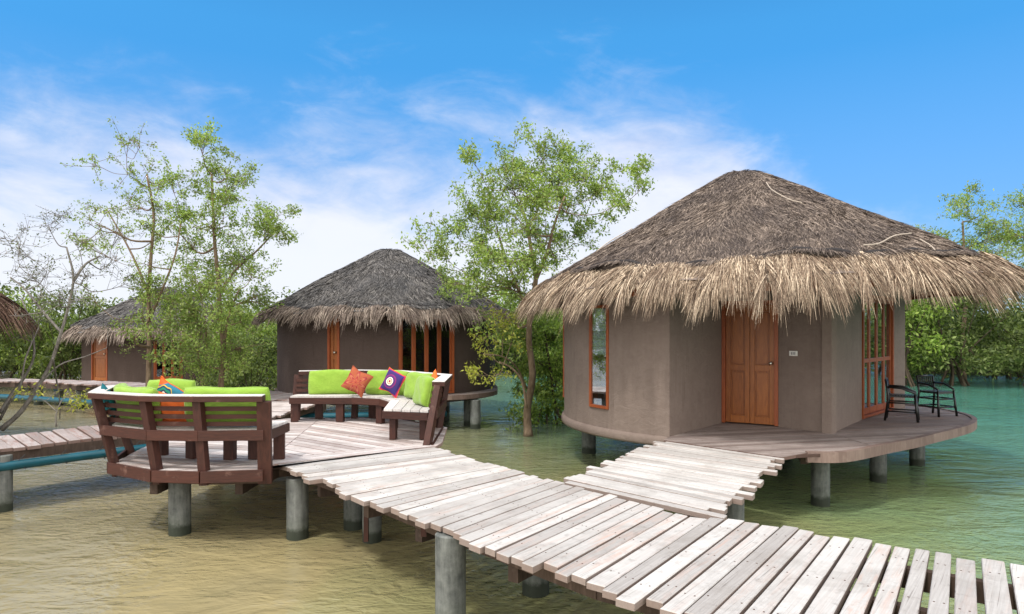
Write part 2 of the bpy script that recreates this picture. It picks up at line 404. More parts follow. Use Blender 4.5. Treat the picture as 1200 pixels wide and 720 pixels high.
M['bark'] = bark('brown_bark', (.11, .075, .048, 1), (.27, .20, .14, 1))
M['bark_grey'] = bark('grey_bark', (.075, .066, .058, 1), (.30, .28, .26, 1))
M['bark_dark'] = bark('dark_bark', (.035, .027, .02, 1), (.11, .085, .06, 1))

# ------------------------------------------------------------------ water and shore
m, t = mat('lagoon_water'); p = pos(t)
s_ = t.n('ShaderNodeSeparateXYZ'); t.l(p, s_.inputs[0]); X_, Y_ = s_.outputs[0], s_.outputs[1]
big = t.noise(p, .32, 4, .55, .5)
g = t.math('ADD', t.math('ADD', t.math('MULTIPLY', X_, .115), t.math('MULTIPLY', Y_, .010)), t.math('MULTIPLY', t.math('SUBTRACT', big, .5), 1.1))
col = t.ramp(t.range(g, -.75, 1.95), [(0, (.255, .220, .130)), (.20, (.285, .240, .125)), (.36, (.22, .225, .105)), (.50, (.185, .230, .105)), (.68, (.13, .235, .135)), (1, (.075, .21, .165))])
far = t.range(Y_, 11, 21); col = t.mix(t.math('MULTIPLY', far, t.range(X_, -5, 1, 0, .85)), col, (.06, .20, .155, 1))
col = t.mix(t.range(t.noise(p, 1.3, 4, .6), .45, .75, 0, .35), col, t.mix(1.0, col, (.62, .66, .66, 1), 'MULTIPLY'))
setb(t, col, .025, .5); t.b.inputs['IOR'].default_value = 1.52
wa = t.noise(t.mapv(p, scale=(.8, 1.5, 1), rot=(0, 0, R_(24))), 1.5, 3, .5, .8)
wb = t.noise(t.mapv(p, scale=(.9, 1.4, 1), rot=(0, 0, R_(-22))), 4.6, 3, .55, .8)
wc = t.noise(t.mapv(p, scale=(.8, 1.5, 1), rot=(0, 0, R_(5))), 13.0, 2, .5, .4)
amp = t.range(t.noise(p, .30, 3, .55), .36, .64, .12, 1.25)
hh = t.math('ADD', t.math('MULTIPLY', wa, .8), t.math('MULTIPLY', t.math('ADD', t.math('MULTIPLY', wb, .72), t.math('MULTIPLY', wc, .30)), amp))
bump(t, hh, .62, .10)
M['water'] = m
mb = MB(); mb.add([(-900, -60, WZ), (900, -60, WZ), (900, 1500, WZ), (-900, 1500, WZ)], [(0, 1, 2, 3)])
tag(mb.build('water', M['water']), kind='structure')
m, t = mat('mud_bank'); setb(t, t.mix(t.noise(pos(t), .8, 5, .6), (.02, .028, .010, 1), (.045, .05, .02, 1)), .95, .1); M['mud'] = m
# muddy shore behind the bay: one relief sheet
gx = np.linspace(-420, 420, 169); gy = np.concatenate([np.linspace(26, 60, 35), np.linspace(66, 1400, 40)])
VV = []; rs = np.random.RandomState(5)
for y in gy:
    for x in gx:
        shore = 36 + 1.8 * math.sin(x * .17) + 1.2 * math.sin(x * .41 + 1) - 2.5 * math.exp(-((x + 20) / 12) ** 2)
        VV.append((x, y, WZ - .4 + min(1.0, max(0, (y - shore) * .18)) + .05 * math.sin(x * .9 + y)))
FF = [(j * 169 + i, j * 169 + i + 1, (j + 1) * 169 + i + 1, (j + 1) * 169 + i) for j in range(len(gy) - 1) for i in range(168)]
tag(npmesh('shore_ground', VV, FF, 4, M['mud'], smooth=True), kind='structure')

# ------------------------------------------------------------------ planks
rng = random.Random(11)
def sub(a, b): return (a[0] - b[0], a[1] - b[1])
def lerp2(a, b, t): return (a[0] + (b[0] - a[0]) * t, a[1] + (b[1] - a[1]) * t)
def nrm(a):
    l = math.hypot(*a); return (a[0] / l, a[1] / l)
def plank_quad(mb, n0, n1, f0, f1, zt, th, tilt=0.0, ch=.006):
    """a plank whose ends are n0-n1 and f0-f1 (plan), slightly chamfered top"""
    def ins(a, b, d): u = nrm(sub(b, a)); return (a[0] + u[0] * d, a[1] + u[1] * d)
    z1 = zt + tilt
    bot = [(*n0, z1 - th), (*n1, z1 - th), (*f1, zt - tilt - th), (*f0, zt - tilt - th)]
    mid = [(*n0, z1 - ch), (*n1, z1 - ch), (*f1, zt - tilt - ch), (*f0, zt - tilt - ch)]
    a0 = ins(n0, n1, ch); a1 = ins(n1, n0, ch); b1 = ins(f1, f0, ch); b0 = ins(f0, f1, ch)
    a0 = ins(a0, b0, ch); a1 = ins(a1, b1, ch); b0 = ins(b0, a0, ch); b1 = ins(b1, a1, ch)
    top = [(*a0, z1), (*a1, z1), (*b1, zt - tilt), (*b0, zt - tilt)]
    q = [(0, 3, 2, 1)]
    for k in range(4):
        k2 = (k + 1) % 4
        q += [(k, k2, 4 + k2, 4 + k), (4 + k, 4 + k2, 8 + k2, 8 + k)]
    q += [(8, 9, 10, 11)]
    mb.add(bot + mid + top, q)
def walkway(mb, stations, pitch, gap, zt=0.0, th=.05, jit=.06, z_of=None, wj=.12, gapfn=None, nails=None):
    """stations: (near, far) pairs; fans planks between them"""
    Ln = [0]
    for (a, b), (c, d) in zip(stations, stations[1:]):
        m0 = lerp2(a, b, .5); m1 = lerp2(c, d, .5); Ln.append(Ln[-1] + math.hypot(*sub(m1, m0)))
    def at(s):
        s = max(0, min(Ln[-1], s))
        for i in range(len(Ln) - 1):
            if s <= Ln[i + 1] + 1e-9:
                k = (s - Ln[i]) / (Ln[i + 1] - Ln[i]); return lerp2(stations[i][0], stations[i + 1][0], k), lerp2(stations[i][1], stations[i + 1][1], k)
    s = 0.0
    while s < Ln[-1] - .05:
        w = pitch * (1 + rng.uniform(-wj, wj)); e_ = min(Ln[-1], s + w)
        g = gap * rng.uniform(.5, 1.6)
        if gapfn: g += gapfn(s)
        (na, fa), (nb, fb) = at(s), at(e_ - g)
        j0 = rng.uniform(-jit, jit) * (1 if rng.random() < .75 else 1.7); j1 = rng.uniform(-jit, jit)
        def ex(n, f):
            u = nrm(sub(f, n)); return (n[0] + u[0] * j0, n[1] + u[1] * j0), (f[0] + u[0] * j1, f[1] + u[1] * j1)
        (na, fa), (nb, fb) = ex(na, fa), ex(nb, fb)
        sk = rng.uniform(-.006, .006)
        u = nrm(sub(nb, na)); na = (na[0] + u[0] * sk, na[1] + u[1] * sk); nb = (nb[0] + u[0] * sk, nb[1] + u[1] * sk)
        z = zt if z_of is None else z_of(s / Ln[-1])
        zq = z + rng.uniform(-.005, .004); tq = rng.uniform(-.004, .004)
        plank_quad(mb, na, nb, fa, fb, zq, th * rng.uniform(.9, 1.1), tq)
        if nails is not None:
            for k in (.14, .5, .86):
                for w_ in (.27, .73):
                    if rng.random() < .85:
                        p = lerp2(lerp2(na, fa, k + rng.uniform(-.006, .006)), lerp2(nb, fb, k), w_ + rng.uniform(-.06, .06)); zn = zq + tq * (1 - 2 * k)
                        nails.add([(p[0] + .0065 * math.cos(a), p[1] + .0065 * math.sin(a), zn + h) for h in (-.004, .0015) for a in (0, 1.257, 2.513, 3.77, 5.027)], [(9, 8, 7, 6, 5)[::-1]] + [(i, (i + 1) % 5, 5 + (i + 1) % 5, 5 + i) for i in range(5)])
        s = e_
def post(parent, x, y, ztop, r=.125, zb=-2.6):
    mb = MB(); mb.tube([(x, y, zb), (x, y, ztop - .012), (x, y, ztop)], [r, r, r - .012], 24)
    return mb.build('post', M['concrete'], parent, angle=35)
def clip_poly(poly, a, b, c):
    """keep a*x+b*y<=c"""
    out = []
    for i in range(len(poly)):
        p, q = poly[i], poly[(i + 1) % len(poly)]
        dp = a * p[0] + b * p[1] - c; dq = a * q[0] + b * q[1] - c
        if dp <= 0: out.append(p)
        if dp * dq < 0:
            k = dp / (dp - dq); out.append(lerp2(p, q, k))
    return out
def plank_fill(mb, poly, ang, pitch, gap, zt, th=.04, off=0.0, jw=.03):
    """fill polygon (ccw) with planks running along ang"""
    u = (math.cos(ang), math.sin(ang)); n = (-u[1], u[0])
    ds = [p[0] * n[0] + p[1] * n[1] for p in poly]
    s = min(ds) - pitch * off
    while s < max(ds):
        q = clip_poly(poly, n[0], n[1], s + pitch - gap)
        if q: q = clip_poly(q, -n[0], -n[1], -s)
        if len(q) >= 3:
            z = zt + rng.uniform(-.003, .003)
            mb.slab(q, z - th, z)
        s += pitch * rng.uniform(1 - jw, 1 + jw)

# ---- main boardwalk
bw = thing('boardwalk', (0, 5.5, 0), 'long bleached plank boardwalk sweeping across the foreground from the round deck', 'boardwalk')
ST = [((-2.80, 8.03), (-1.05, 9.22)), ((-2.03, 7.23), (-.50, 8.40)), ((-1.30, 6.30), (.02, 7.72)), ((-.70, 5.60), (.42, 7.16)), ((.43, 4.32), (1.50, 5.86)),
      ((1.02, 3.85), (2.22, 5.50)), ((2.0, 3.0), (3.17, 4.78)), ((3.6, 1.9), (4.9, 3.6)), ((5.2, .8), (6.5, 2.5))]
mb = MB(); walkway(mb, ST, .142, .015, jit=.055, gapfn=lambda s: .018 * max(0, min(1, (s - 5.2) / 1.5)), nails=(nl := MB()))
pk_ = mb.build('planks', M['boards'], bw); nl.build('nails', M['nail'], pk_)['kind'] = 'stuff'
def offs(st, k): return [lerp2(a, b, k) for a, b in st]
mb = MB()
for k in (.14, .5, .86):
    L = offs(ST, k)
    for a, b in zip(L, L[1:]): mb.bar((*a, -.125), (*b, -.125), .07, .14)
for i, (a, b) in enumerate(ST[:-1]):
    for kk in (0.5,):
        c = lerp2(a, ST[i + 1][0], kk); d = lerp2(b, ST[i + 1][1], kk)
        c2 = lerp2(c, d, .13); d2 = lerp2(c, d, .9)
        mb.bar((*c2, -.26), (*d2, -.26), .09, .12)
mb.build('joists', M['joist'], bw)
px_, py_ = P(528, 636, -.06); post(bw, -.50, 5.55, -.06, .125)
post(bw, .22, 6.35, -.2, .125)
post(bw, *( -1.95, 8.4), -.2, .12); post(bw, -1.62, 7.9, -.2, .11)
post(bw, 2.6, 4.3, -.2); post(bw, 1.6, 3.55, -.33)
post(bw, 3.9, 2.3, -.2)
for q in (((-1.52, 7.12, -.62), (-1.52, 7.12, -.1), .045, .045), ((-.78, 6.05, -.24), (-.78, 6.05, -.1), .05, .05)):
    mb = MB(); mb.bar(*q); mb.build('brace', M['bench'], bw)

# ---- walkway to the large hut
hw = thing('hut_walkway', (1.9, 7.6, 0), 'short bleached plank walkway with ragged ends leading to the large hut door', 'walkway')
SW = [((1.74, 5.83), (.50, 7.19)), ((2.25, 6.70), (1.02, 7.98)), ((2.85, 7.65), (1.55, 8.85)), ((3.3, 8.45), (2.15, 9.75))]
mb = MB(); walkway(mb, SW, .108, .011, jit=.09)
mb.build('planks', M['boards_walk'], hw)
mb = MB()
for k in (.15, .5, .85):
    L = offs(SW, k)
    for a, b in zip(L, L[1:]): mb.bar((*a, -.115), (*b, -.115), .07, .13)
mb.bar((2.1, 7.05, -.24), (1.05, 8.0, -.24), .08, .12)
mb.build('joists', M['joist'], hw)
post(hw, 2.33, 7.20, -.05, .115); post(hw, 1.35, 8.2, -.2, .11)

# ---- round deck
DC = (-3.15, 9.95)
rd = thing('round_deck', (*DC, 0), 'octagonal weathered plank deck carrying the two curved benches', 'deck')
FO = [(-4.98, 9.3), (-4.74, 8.14), (-4.01, 7.70), (-3.46, 7.64), (-2.84, 7.72), (-2.80, 8.05), (-1.03, 9.24), (-.98, 9.60), (-1.05, 11.05), (-1.95, 12.05), (-2.8, 12.25), (-3.85, 12.2), (-4.9, 11.3)]
mb = MB()
n = len(FO)
angs = [math.atan2(y - DC[1], x - DC[0]) for x, y in FO]
order = sorted(range(n), key=lambda i: angs[i]); FO2 = [FO[i] for i in order]
band = [(-2.78, 8.03), (-1.03, 9.24), (-1.03, 9.62), (-1.35, 9.62), (-3.05, 8.42)]
ln_n = nrm((-(9.75 - 8.45), (-1.0 + 2.75)))          # normal of the seam between the two plank fields
c_ = ln_n[0] * -2.75 + ln_n[1] * 8.45
fr_ = clip_poly(FO2, ln_n[0], ln_n[1], c_); bk_ = clip_poly(FO2, -ln_n[0], -ln_n[1], -(c_ + .006))
plank_fill(mb, fr_, R_(38), .135, .012, 0.0, .045)
bl_ = clip_poly(bk_, 1.0, .12, -3.15 + .12 * 9.9); br_ = clip_poly(bk_, -1.0, -.12, -(-3.15 + .12 * 9.9 + .008))
plank_fill(mb, bl_, R_(-12), .135, .012, 0.0, .045); plank_fill(mb, br_, R_(-38), .135, .012, 0.0, .045)
mb.build('planks', M['boards_deck'], rd)
mb = MB()
for a, b in zip(FO, FO[1:] + FO[:1]):
    a_ = (a[0], a[1], -.125); b_ = (b[0], b[1], -.125)
    k = Vector((DC[0], DC[1], -.125)); a2 = Vector(a_).lerp(k, .10); b2 = Vector(b_).lerp(k, .10)
    mb.bar(a2, b2, .06, .14)
for yy in (8.6, 9.5, 10.4, 11.3): mb.bar((-4.6, yy, -.13), (-1.5, yy, -.13), .07, .15)
for xx in (-4.2, -3.2, -2.1): mb.bar((xx, 8.0, -.28), (xx, 11.8, -.28), .09, .13)
mb.build('joists', M['joist'], rd)
for x, y in ((-3.98, 8.18), (-2.52, 8.02), (-4.25, 11.1), (-2.2, 11.5), (-3.15, 9.9)): post(rd, x, y, -.15, .125)

# ------------------------------------------------------------------ benches
def bench(name, label, outer, inner, foot, endL, endR, legs_inner, slat_rows=(.515, .60, .69), doublepost=None):
    """outer: rail points at z .82; foot: same posts at floor level; inner: seat front edge"""
    root = thing(name, (*lerp2(foot[0], foot[-1], .5), 0), label, 'bench', 'curved timber benches on the round deck')
    ZR = .80
    n = len(outer)
    # posts
    for i in range(n):
        o, f = outer[i], foot[i]
        mb = MB(); w = .085
        wd = Vector((o[0] - DC[0], o[1] - DC[1], 0)).normalized()
        a = Vector((f[0], f[1], -.16)); b = Vector((o[0], o[1], ZR - .02)); k = .02
        inn = -wd * .06
        mb.bar(a + inn, b + inn, .15 if i in (0, n - 1) else .10, .09, up=wd)
        mb.build('post', M['bench'], root, bevel=.004)
    def pt(i, z):
        k = (z + .02) / (ZR + .02); o, f = outer[i], foot[i]
        return Vector((f[0] + (o[0] - f[0]) * k, f[1] + (o[1] - f[1]) * k, z))
    # top rail, with a pale bleached cap
    mb = MB(); cp = MB()
    for i in range(n - 1):
        a, b = pt(i, ZR - .01), pt(i + 1, ZR - .01); d = (b - a).normalized(); nn = Vector((d.y, -d.x, 0))
        c = (a + b) / 2; ctr = Vector((DC[0], DC[1], c.z)); 
        if (ctr - c).dot(nn) < 0: nn = -nn
        ia = a + (Vector((DC[0], DC[1], a.z)) - a).normalized() * .15; ib = b + (Vector((DC[0], DC[1], b.z)) - b).normalized() * .15
        oa = a - (Vector((DC[0], DC[1], a.z)) - a).normalized() * .035; ob = b - (Vector((DC[0], DC[1], b.z)) - b).normalized() * .035
        quad = [(oa.x, oa.y), (ob.x, ob.y), (ib.x, ib.y), (ia.x, ia.y)]
        ar = sum(quad[q][0] * quad[(q + 1) % 4][1] - quad[(q + 1) % 4][0] * quad[q][1] for q in range(4))
        if ar < 0: quad = quad[::-1]
        mb.slab(quad, ZR - .02, ZR + .042)
        def shr(q):
            cx_ = sum(v[0] for v in q) / 4; cy_ = sum(v[1] for v in q) / 4
            return [(v[0] + (cx_ - v[0]) * .012, v[1] + (cy_ - v[1]) * .012) for v in q]
        cp.slab(shr(quad), ZR + .044, ZR + .052)
    r_ = mb.build('top_rail', M['bench_h'], root, bevel=.004)
    cp.build('cap_board', M['bench_top'], r_)
    # slats, outer belt board, base board
    for z in slat_rows:
        mb = MB()
        for i in range(n - 1):
            a, b = pt(i, z), pt(i + 1, z)
            ca = (Vector((DC[0], DC[1], z)) - (a + b) / 2); ca.z = 0; ca.normalize()
            mb.bar(a + ca * .115, b + ca * .115, .022, .05)
        mb.build('back_slat', M['bench_h'], root)
    mb = MB(); bb = MB()
    for i in range(n - 1):
        a, b = pt(i, .40), pt(i + 1, .40); d = (b - a).normalized() * .015
        mb.bar(a - d * 0, b + d * 0, .035, .115)
        a, b = pt(i, -.055), pt(i + 1, -.055); q = (Vector((DC[0], DC[1], a.z)) - (a + b) / 2).normalized() * .045
        bb.bar(a - q, b - q, .035, .13)
    mb.build('belt_board', M['bench_h'], root, bevel=.003); bb.build('base_board', M['bench_h'], root, bevel=.003)
    # seat: boards following the curve
    seat = MB(); ap = MB()
    m_ = 5
    def so(i):
        o = pt(i, .45); ca = (Vector((DC[0], DC[1], .45)) - o); ca.normalize(); return o + ca * .13
    for i in range(n - 1):
        o0, o1 = so(i), so(i + 1); i0 = Vector((*inner[i], .45)); i1 = Vector((*inner[i + 1], .45))
        for k in range(m_):
            k0, k1 = k / m_, (k + 1) / m_ - .014
            q = [o0.lerp(i0, k0), o1.lerp(i1, k0), o1.lerp(i1, k1), o0.lerp(i0, k1)]
            z = .45 + rng.uniform(-.002, .002)
            q = [(v.x, v.y) for v in q]
            q = [lerp2(q[0], q[1], .004), lerp2(q[1], q[0], .004), lerp2(q[2], q[3], .004), lerp2(q[3], q[2], .004)]
            ar = sum(q[w][0] * q[(w + 1) % 4][1] - q[(w + 1) % 4][0] * q[w][1] for w in range(4))
            if ar < 0: q = q[::-1]
            seat.slab(q, z - .03, z)
        ap.bar(Vector((i0.x, i0.y, .365)), Vector((i1.x, i1.y, .365)), .035, .105)
    for i in (0, n - 1):
        o = so(i); j = Vector((*inner[i], .45)); ap.bar(Vector((o.x, o.y, .365)), Vector((j.x, j.y, .365)), .035, .105)
    seat.build('seat', M['bench_top'], root)
    ap.build('apron', M['bench_h'], root, bevel=.003)
    for (x, y) in legs_inner:
        mb = MB(); v = Vector((x, y, 0)); ca = (v - Vector((DC[0], DC[1], 0))); ca.z = 0; ca.normalize()
        c = v + ca * .07
        mb.bar((c.x, c.y, .004), (c.x, c.y, .312), .13, .09, up=ca)
        mb.build('leg', M['bench'], root, bevel=.004)
    return root
outF = [(-5.35, 8.95), (-4.95, 8.02), (-4.17, 7.66), (-3.53, 7.60), (-2.78, 7.62)]
ftF = [(-5.05, 9.0), (-4.76, 8.12), (-4.02, 7.68), (-3.46, 7.62), (-2.80, 7.72)]
inF = [(-4.62, 9.1), (-4.38, 8.72), (-3.92, 8.45), (-3.40, 8.38), (-2.80, 8.55)]
bF = bench('curved_bench', 'dark red curved timber bench on the left, its slatted back towards the viewer', outF, inF, ftF, 0, 0,
           [(-4.55, 9.0), (-4.36, 8.68), (-3.90, 8.45), (-3.42, 8.38), (-2.86, 8.42), (-3.15, 8.42)])
outB = [(-3.78, 12.10), (-2.80, 12.38), (-2.0, 12.2), (-1.0, 11.1), (-.98, 9.62)]
ftB = [(-3.80, 11.95), (-2.80, 12.2), (-2.05, 12.05), (-1.15, 11.0), (-1.13, 9.35)]
inB = [(-3.78, 11.62), (-2.72, 11.62), (-2.20, 11.40), (-1.95, 10.9), (-1.84, 9.75)]
bB = bench('curved_bench', 'dark red bench on the far side of the round deck, seat facing the viewer', outB, inB, ftB, 0, 0,
           [(-3.70, 11.62), (-2.95, 11.62), (-2.25, 11.42), (-1.95, 10.9), (-1.78, 9.85), (-1.35, 9.85), (-3.4, 12.0), (-2.5, 12.1)])

# ------------------------------------------------------------------ cushions
def cushion_mesh(w, h, th, boxy=True, n=18, seed=0):
    """upright in XZ, thick along Y; base at z=0 centre"""
    V = []; Fc = []; rs = random.Random(seed)
    ph = [rs.uniform(0, 6.28) for _ in range(6)]
    def prof(u, v):
        if boxy: return ((1 - abs(u) ** 7) * (1 - abs(v) ** 6)) ** .33 * .94 + .06 * math.cos(u * 1.57) * math.cos(v * 1.57)
        return ((1 - u * u) * (1 - v * v)) ** .42
    for sd in (1, -1):
        for j in range(n + 1):
            for i in range(n + 1):
                u = -math.cos(math.pi * i / n) if boxy else -1 + 2 * i / n; v = -math.cos(math.pi * j / n) if boxy else -1 + 2 * j / n
                k = max(0, prof(u, v))
                if boxy:
                    x = u * w / 2 * (1 - .035 * abs(v) ** 4 * abs(u)); z = v * h / 2 * (1 - .05 * abs(u) ** 4)
                else:
                    pin = 1 - .13 * (1 - abs(v) ** 1.6) * abs(u) ** 2; pin2 = 1 - .13 * (1 - abs(u) ** 1.6) * abs(v) ** 2
                    x = u * w / 2 * pin; z = v * h / 2 * pin2
                y = sd * th / 2 * k * (1 + .06 * math.sin(3 * u + ph[0]) * math.sin(4 * v + ph[1])) + .006 * math.sin(7 * u + 5 * v + ph[2]) * k
                z += .008 * math.sin(4 * u + ph[3]) * abs(v)
                V.append((x, y, z))
    N = (n + 1) ** 2
    for s_ in (0, 1):
        for j in range(n):
            for i in range(n):
                a = s_ * N + j * (n + 1) + i; q = (a, a + 1, a + n + 2, a + n + 1)
                Fc.append(q if s_ else q[::-1])
    # welt
    rim = [(i, 0) for i in range(n)] + [(n, j) for j in range(n)] + [(n - i, n) for i in range(n)] + [(0, n - j) for j in range(n)]
    for a, b in zip(rim, rim[1:] + rim[:1]):
        ia = a[1] * (n + 1) + a[0]; ib = b[1] * (n + 1) + b[0]
        Fc.append((ia, ib, ib + N, ia + N))
    return V, Fc, [V[j * (n + 1) + i] for i, j in rim]
def cushion(name, label, w, h, th, mt, loc, rz, lean=0, roll=0, boxy=True, group=None, piping=None, seed=0):
    V, Fc, rim = cushion_mesh(w, h, th, boxy, seed=seed)
    o = npmesh(name, V, Fc, 4, mt, smooth=True, local=True)
    o.location = loc
    o.rotation_mode = 'QUATERNION'
    q = Matrix.Rotation(rz, 4, 'Z') @ Matrix.Rotation(lean, 4, 'X') @ Matrix.Rotation(roll, 4, 'Y')
    o.rotation_quaternion = q.to_quaternion()
    tag(o, label, 'cushion', group)
    if piping:
        mb = MB(); mb.tube([Vector((x, 0, z)) for x, y, z in rim] + [Vector((rim[0][0], 0, rim[0][2]))], .007, 6, cap=False)
        p = mb.build('piping', piping, None, smooth=True, local=True); p.parent = o
    return o
LG = 'lime seat back cushions on the benches'
sd = .45
# far bench (seen from the front)
cushion('back_cushion', 'lime cushion at the left end of the far bench, left of the orange flower pillow', .84, .42, .17, M['lime'], (-3.12, 11.93, sd + .21), R_(6), R_(-12), 0, True, LG, M['lime'], 1)
cushion('back_cushion', 'lime cushion between the orange pillow and the purple pillow on the far bench', .80, .42, .17, M['lime'], (-2.16, 11.82, sd + .21), R_(-17), R_(-12), 0, True, LG, M['lime'], 2)
cushion('back_cushion', 'lime cushion at the bend of the far bench, partly behind the nearest upright one', .60, .42, .20, M['lime'], (-1.50, 11.0, sd + .22), R_(-44), R_(-12), 0, True, LG, M['lime'], 3)
cushion('back_cushion', 'lime cushion standing at the right end of the far bench beside its end post', .52, .44, .21, M['lime'], (-1.30, 10.18, sd + .22), R_(-64), R_(-12), 0, True, LG, M['lime'], 4)
cushion('throw_pillow', 'orange pillow with an embroidered red flower, standing on its corner on the far bench', .40, .40, .15, M['flower'], (-2.63, 11.60, sd + .245), R_(5), R_(-14), R_(28), False, 'patterned throw pillows', M['flower'], 5)
cushion('throw_pillow', 'purple pillow with a round white eye motif and pink edge, on the far bench', .40, .40, .15, M['eye'], (-1.98, 11.36, sd + .25), R_(-24), R_(-14), R_(22), False, 'patterned throw pillows', M['orange'], 6)
cushion('throw_pillow', 'red pillow only its tip showing behind the upright lime cushion at the bend', .36, .36, .13, M['orange'], (-1.22, 10.62, sd + .27), R_(-70), R_(-8), R_(40), False, 'patterned throw pillows', None, 7)
# near bench (seen from behind, over its back)
cushion('back_cushion', 'long lime cushion along the right half of the near bench', 1.00, .44, .18, M['lime'], (-3.30, 7.93, sd + .25), R_(-1), R_(10), 0, True, LG, M['lime'], 8)
cushion('back_cushion', 'lime cushion propped behind the bench rail at the left corner, its top slumped low', .72, .42, .18, M['lime'], (-4.42, 8.08, sd + .25), R_(-28), R_(12), 0, True, LG, M['lime'], 9)
cushion('back_cushion', 'lime cushion standing upright and facing the viewer behind the sunburst pillow', .62, .46, .18, M['lime'], (-4.33, 8.66, sd + .27), R_(-4), R_(-8), 0, True, LG, M['lime'], 10)
cushion('back_cushion', 'lime cushion farthest left, mostly hidden behind the slumped corner cushion', .62, .42, .18, M['lime'], (-4.85, 8.55, sd + .24), R_(-58), R_(14), 0, True, LG, M['lime'], 11)
cushion('throw_pillow', 'teal pillow with a yellow and white sunburst eye and orange top, on the near bench', .40, .40, .14, M['sunburst'], (-4.12, 8.20, sd + .31), R_(-12), R_(10), R_(32), False, 'patterned throw pillows', M['orange'], 12)
cushion('throw_pillow', 'plain orange pillow seen between the back slats of the near bench', .42, .40, .14, M['orange'], (-3.93, 7.98, sd + .21), R_(-6), R_(12), R_(2), False, 'patterned throw pillows', None, 13)
cushion('throw_pillow', 'dark teal pillow at the far left corner of the near bench', .38, .38, .13, M['teal_cloth'], (-4.98, 8.42, sd + .25), R_(-55), R_(14), R_(12), False, 'patterned throw pillows', None, 14)

# ------------------------------------------------------------------ huts
def ubox(mb, a, u, n, u0, u1, n0, n1, z0, z1):
    vs = [Vector((a[0] + u[0] * uu + n[0] * nn, a[1] + u[1] * uu + n[1] * nn, z)) for z in (z0, z1) for uu, nn in ((u0, n0), (u1, n0), (u1, n1), (u0, n1))]
    mb.add(vs, [(0, 3, 2, 1), (4, 5, 6, 7), (0, 1, 5, 4), (1, 2, 6, 5), (2, 3, 7, 6), (3, 0, 4, 7)][::1])
def fr_of(a, b):
    d = sub(b, a); L = math.hypot(*d); u = (d[0] / L, d[1] / L); return L, u, (u[1], -u[0])     # n points outward for ccw walls
def wall_run(mb, pts, z0, z1, th=.14):
    inner = []
    for i, p in enumerate(pts):
        a = pts[max(0, i - 1)]; b = pts[min(len(pts) - 1, i + 1)]
        u = nrm(sub(b, a)); inner.append((p[0] - u[1] * th, p[1] + u[0] * th))
    n = len(pts); vs = []
    for p in pts: vs.append((*p, z0))
    for p in pts: vs.append((*p, z1))
    for p in inner: vs.append((*p, z0))
    for p in inner: vs.append((*p, z1))
    fs = []
    for i in range(n - 1):
        fs += [(i, i + 1, n + i + 1, n + i), (2 * n + i + 1, 2 * n + i, 3 * n + i, 3 * n + i + 1), (n + i, n + i + 1, 3 * n + i + 1, 3 * n + i), (i + 1, i, 2 * n + i, 2 * n + i + 1)]
    fs += [(0, n, 3 * n, 2 * n), (n - 1, 3 * n - 1, 4 * n - 1, 2 * n - 1)]
    mb.add(vs, fs)
def panel_door(root, a, b, z0, z1, leaves=2, rows=2, label=None):
    L, u, n = fr_of(a, b)
    mb = MB(); fw = .06
    ubox(mb, a, u, n, 0, fw, -.12, .025, z0, z1); ubox(mb, a, u, n, L - fw, L, -.12, .025, z0, z1); ubox(mb, a, u, n, fw, L - fw, -.12, .025, z1 - fw, z1)
    mb.build('door_frame', M['frame'], root, bevel=.004)
    lw = (L - 2 * fw) / leaves
    dr = MB(); u0_ = fw; st = .075
    H = z1 - z0 - fw
    for k in range(leaves):
        a0 = u0_ + k * lw + .003; a1 = a0 + lw - .006
        ubox(dr, a, u, n, a0, a0 + st, -.07, -.02, z0 + .01, z1 - fw - .004); ubox(dr, a, u, n, a1 - st, a1, -.07, -.02, z0 + .01, z1 - fw - .004)
        zs = [z0 + .01, z0 + .01 + .12]; zr = [(z0 + .01, z0 + .13)]
        for q in range(1, rows): zc = z0 + H * (.47 if rows == 2 else q / rows); zr.append((zc - .05, zc + .05))
        zr.append((z1 - fw - .12, z1 - fw - .004))
        for (p0, p1) in zr: ubox(dr, a, u, n, a0 + st, a1 - st, -.068, -.022, p0, p1)
        for (p0, p1), (q0, q1) in zip(zr, zr[1:]):
            ubox(dr, a, u, n, a0 + st, a1 - st, -.055, -.04, p1, q0)
            if a1 - a0 > .25: ubox(dr, a, u, n, a0 + st + .03, a1 - st - .03, -.05, -.028, p1 + .03, q0 - .03)
    d = dr.build('door', M['door'], root, bevel=.004)
    if label: d['label'] = label
    kb = MB(); c = Vector((a[0] + u[0] * (L - fw - .05) + n[0] * .03, a[1] + u[1] * (L - fw - .05) + n[1] * .03, z0 + 1.02))
    nn = Vector((n[0], n[1], 0)); kb.tube([c - nn * .05, c - nn * .01, c, c + nn * .03, c + nn * .045], [.028, .012, .026, .028, .012], 14)
    kb.build('handle', M['metal'], d, smooth=True)
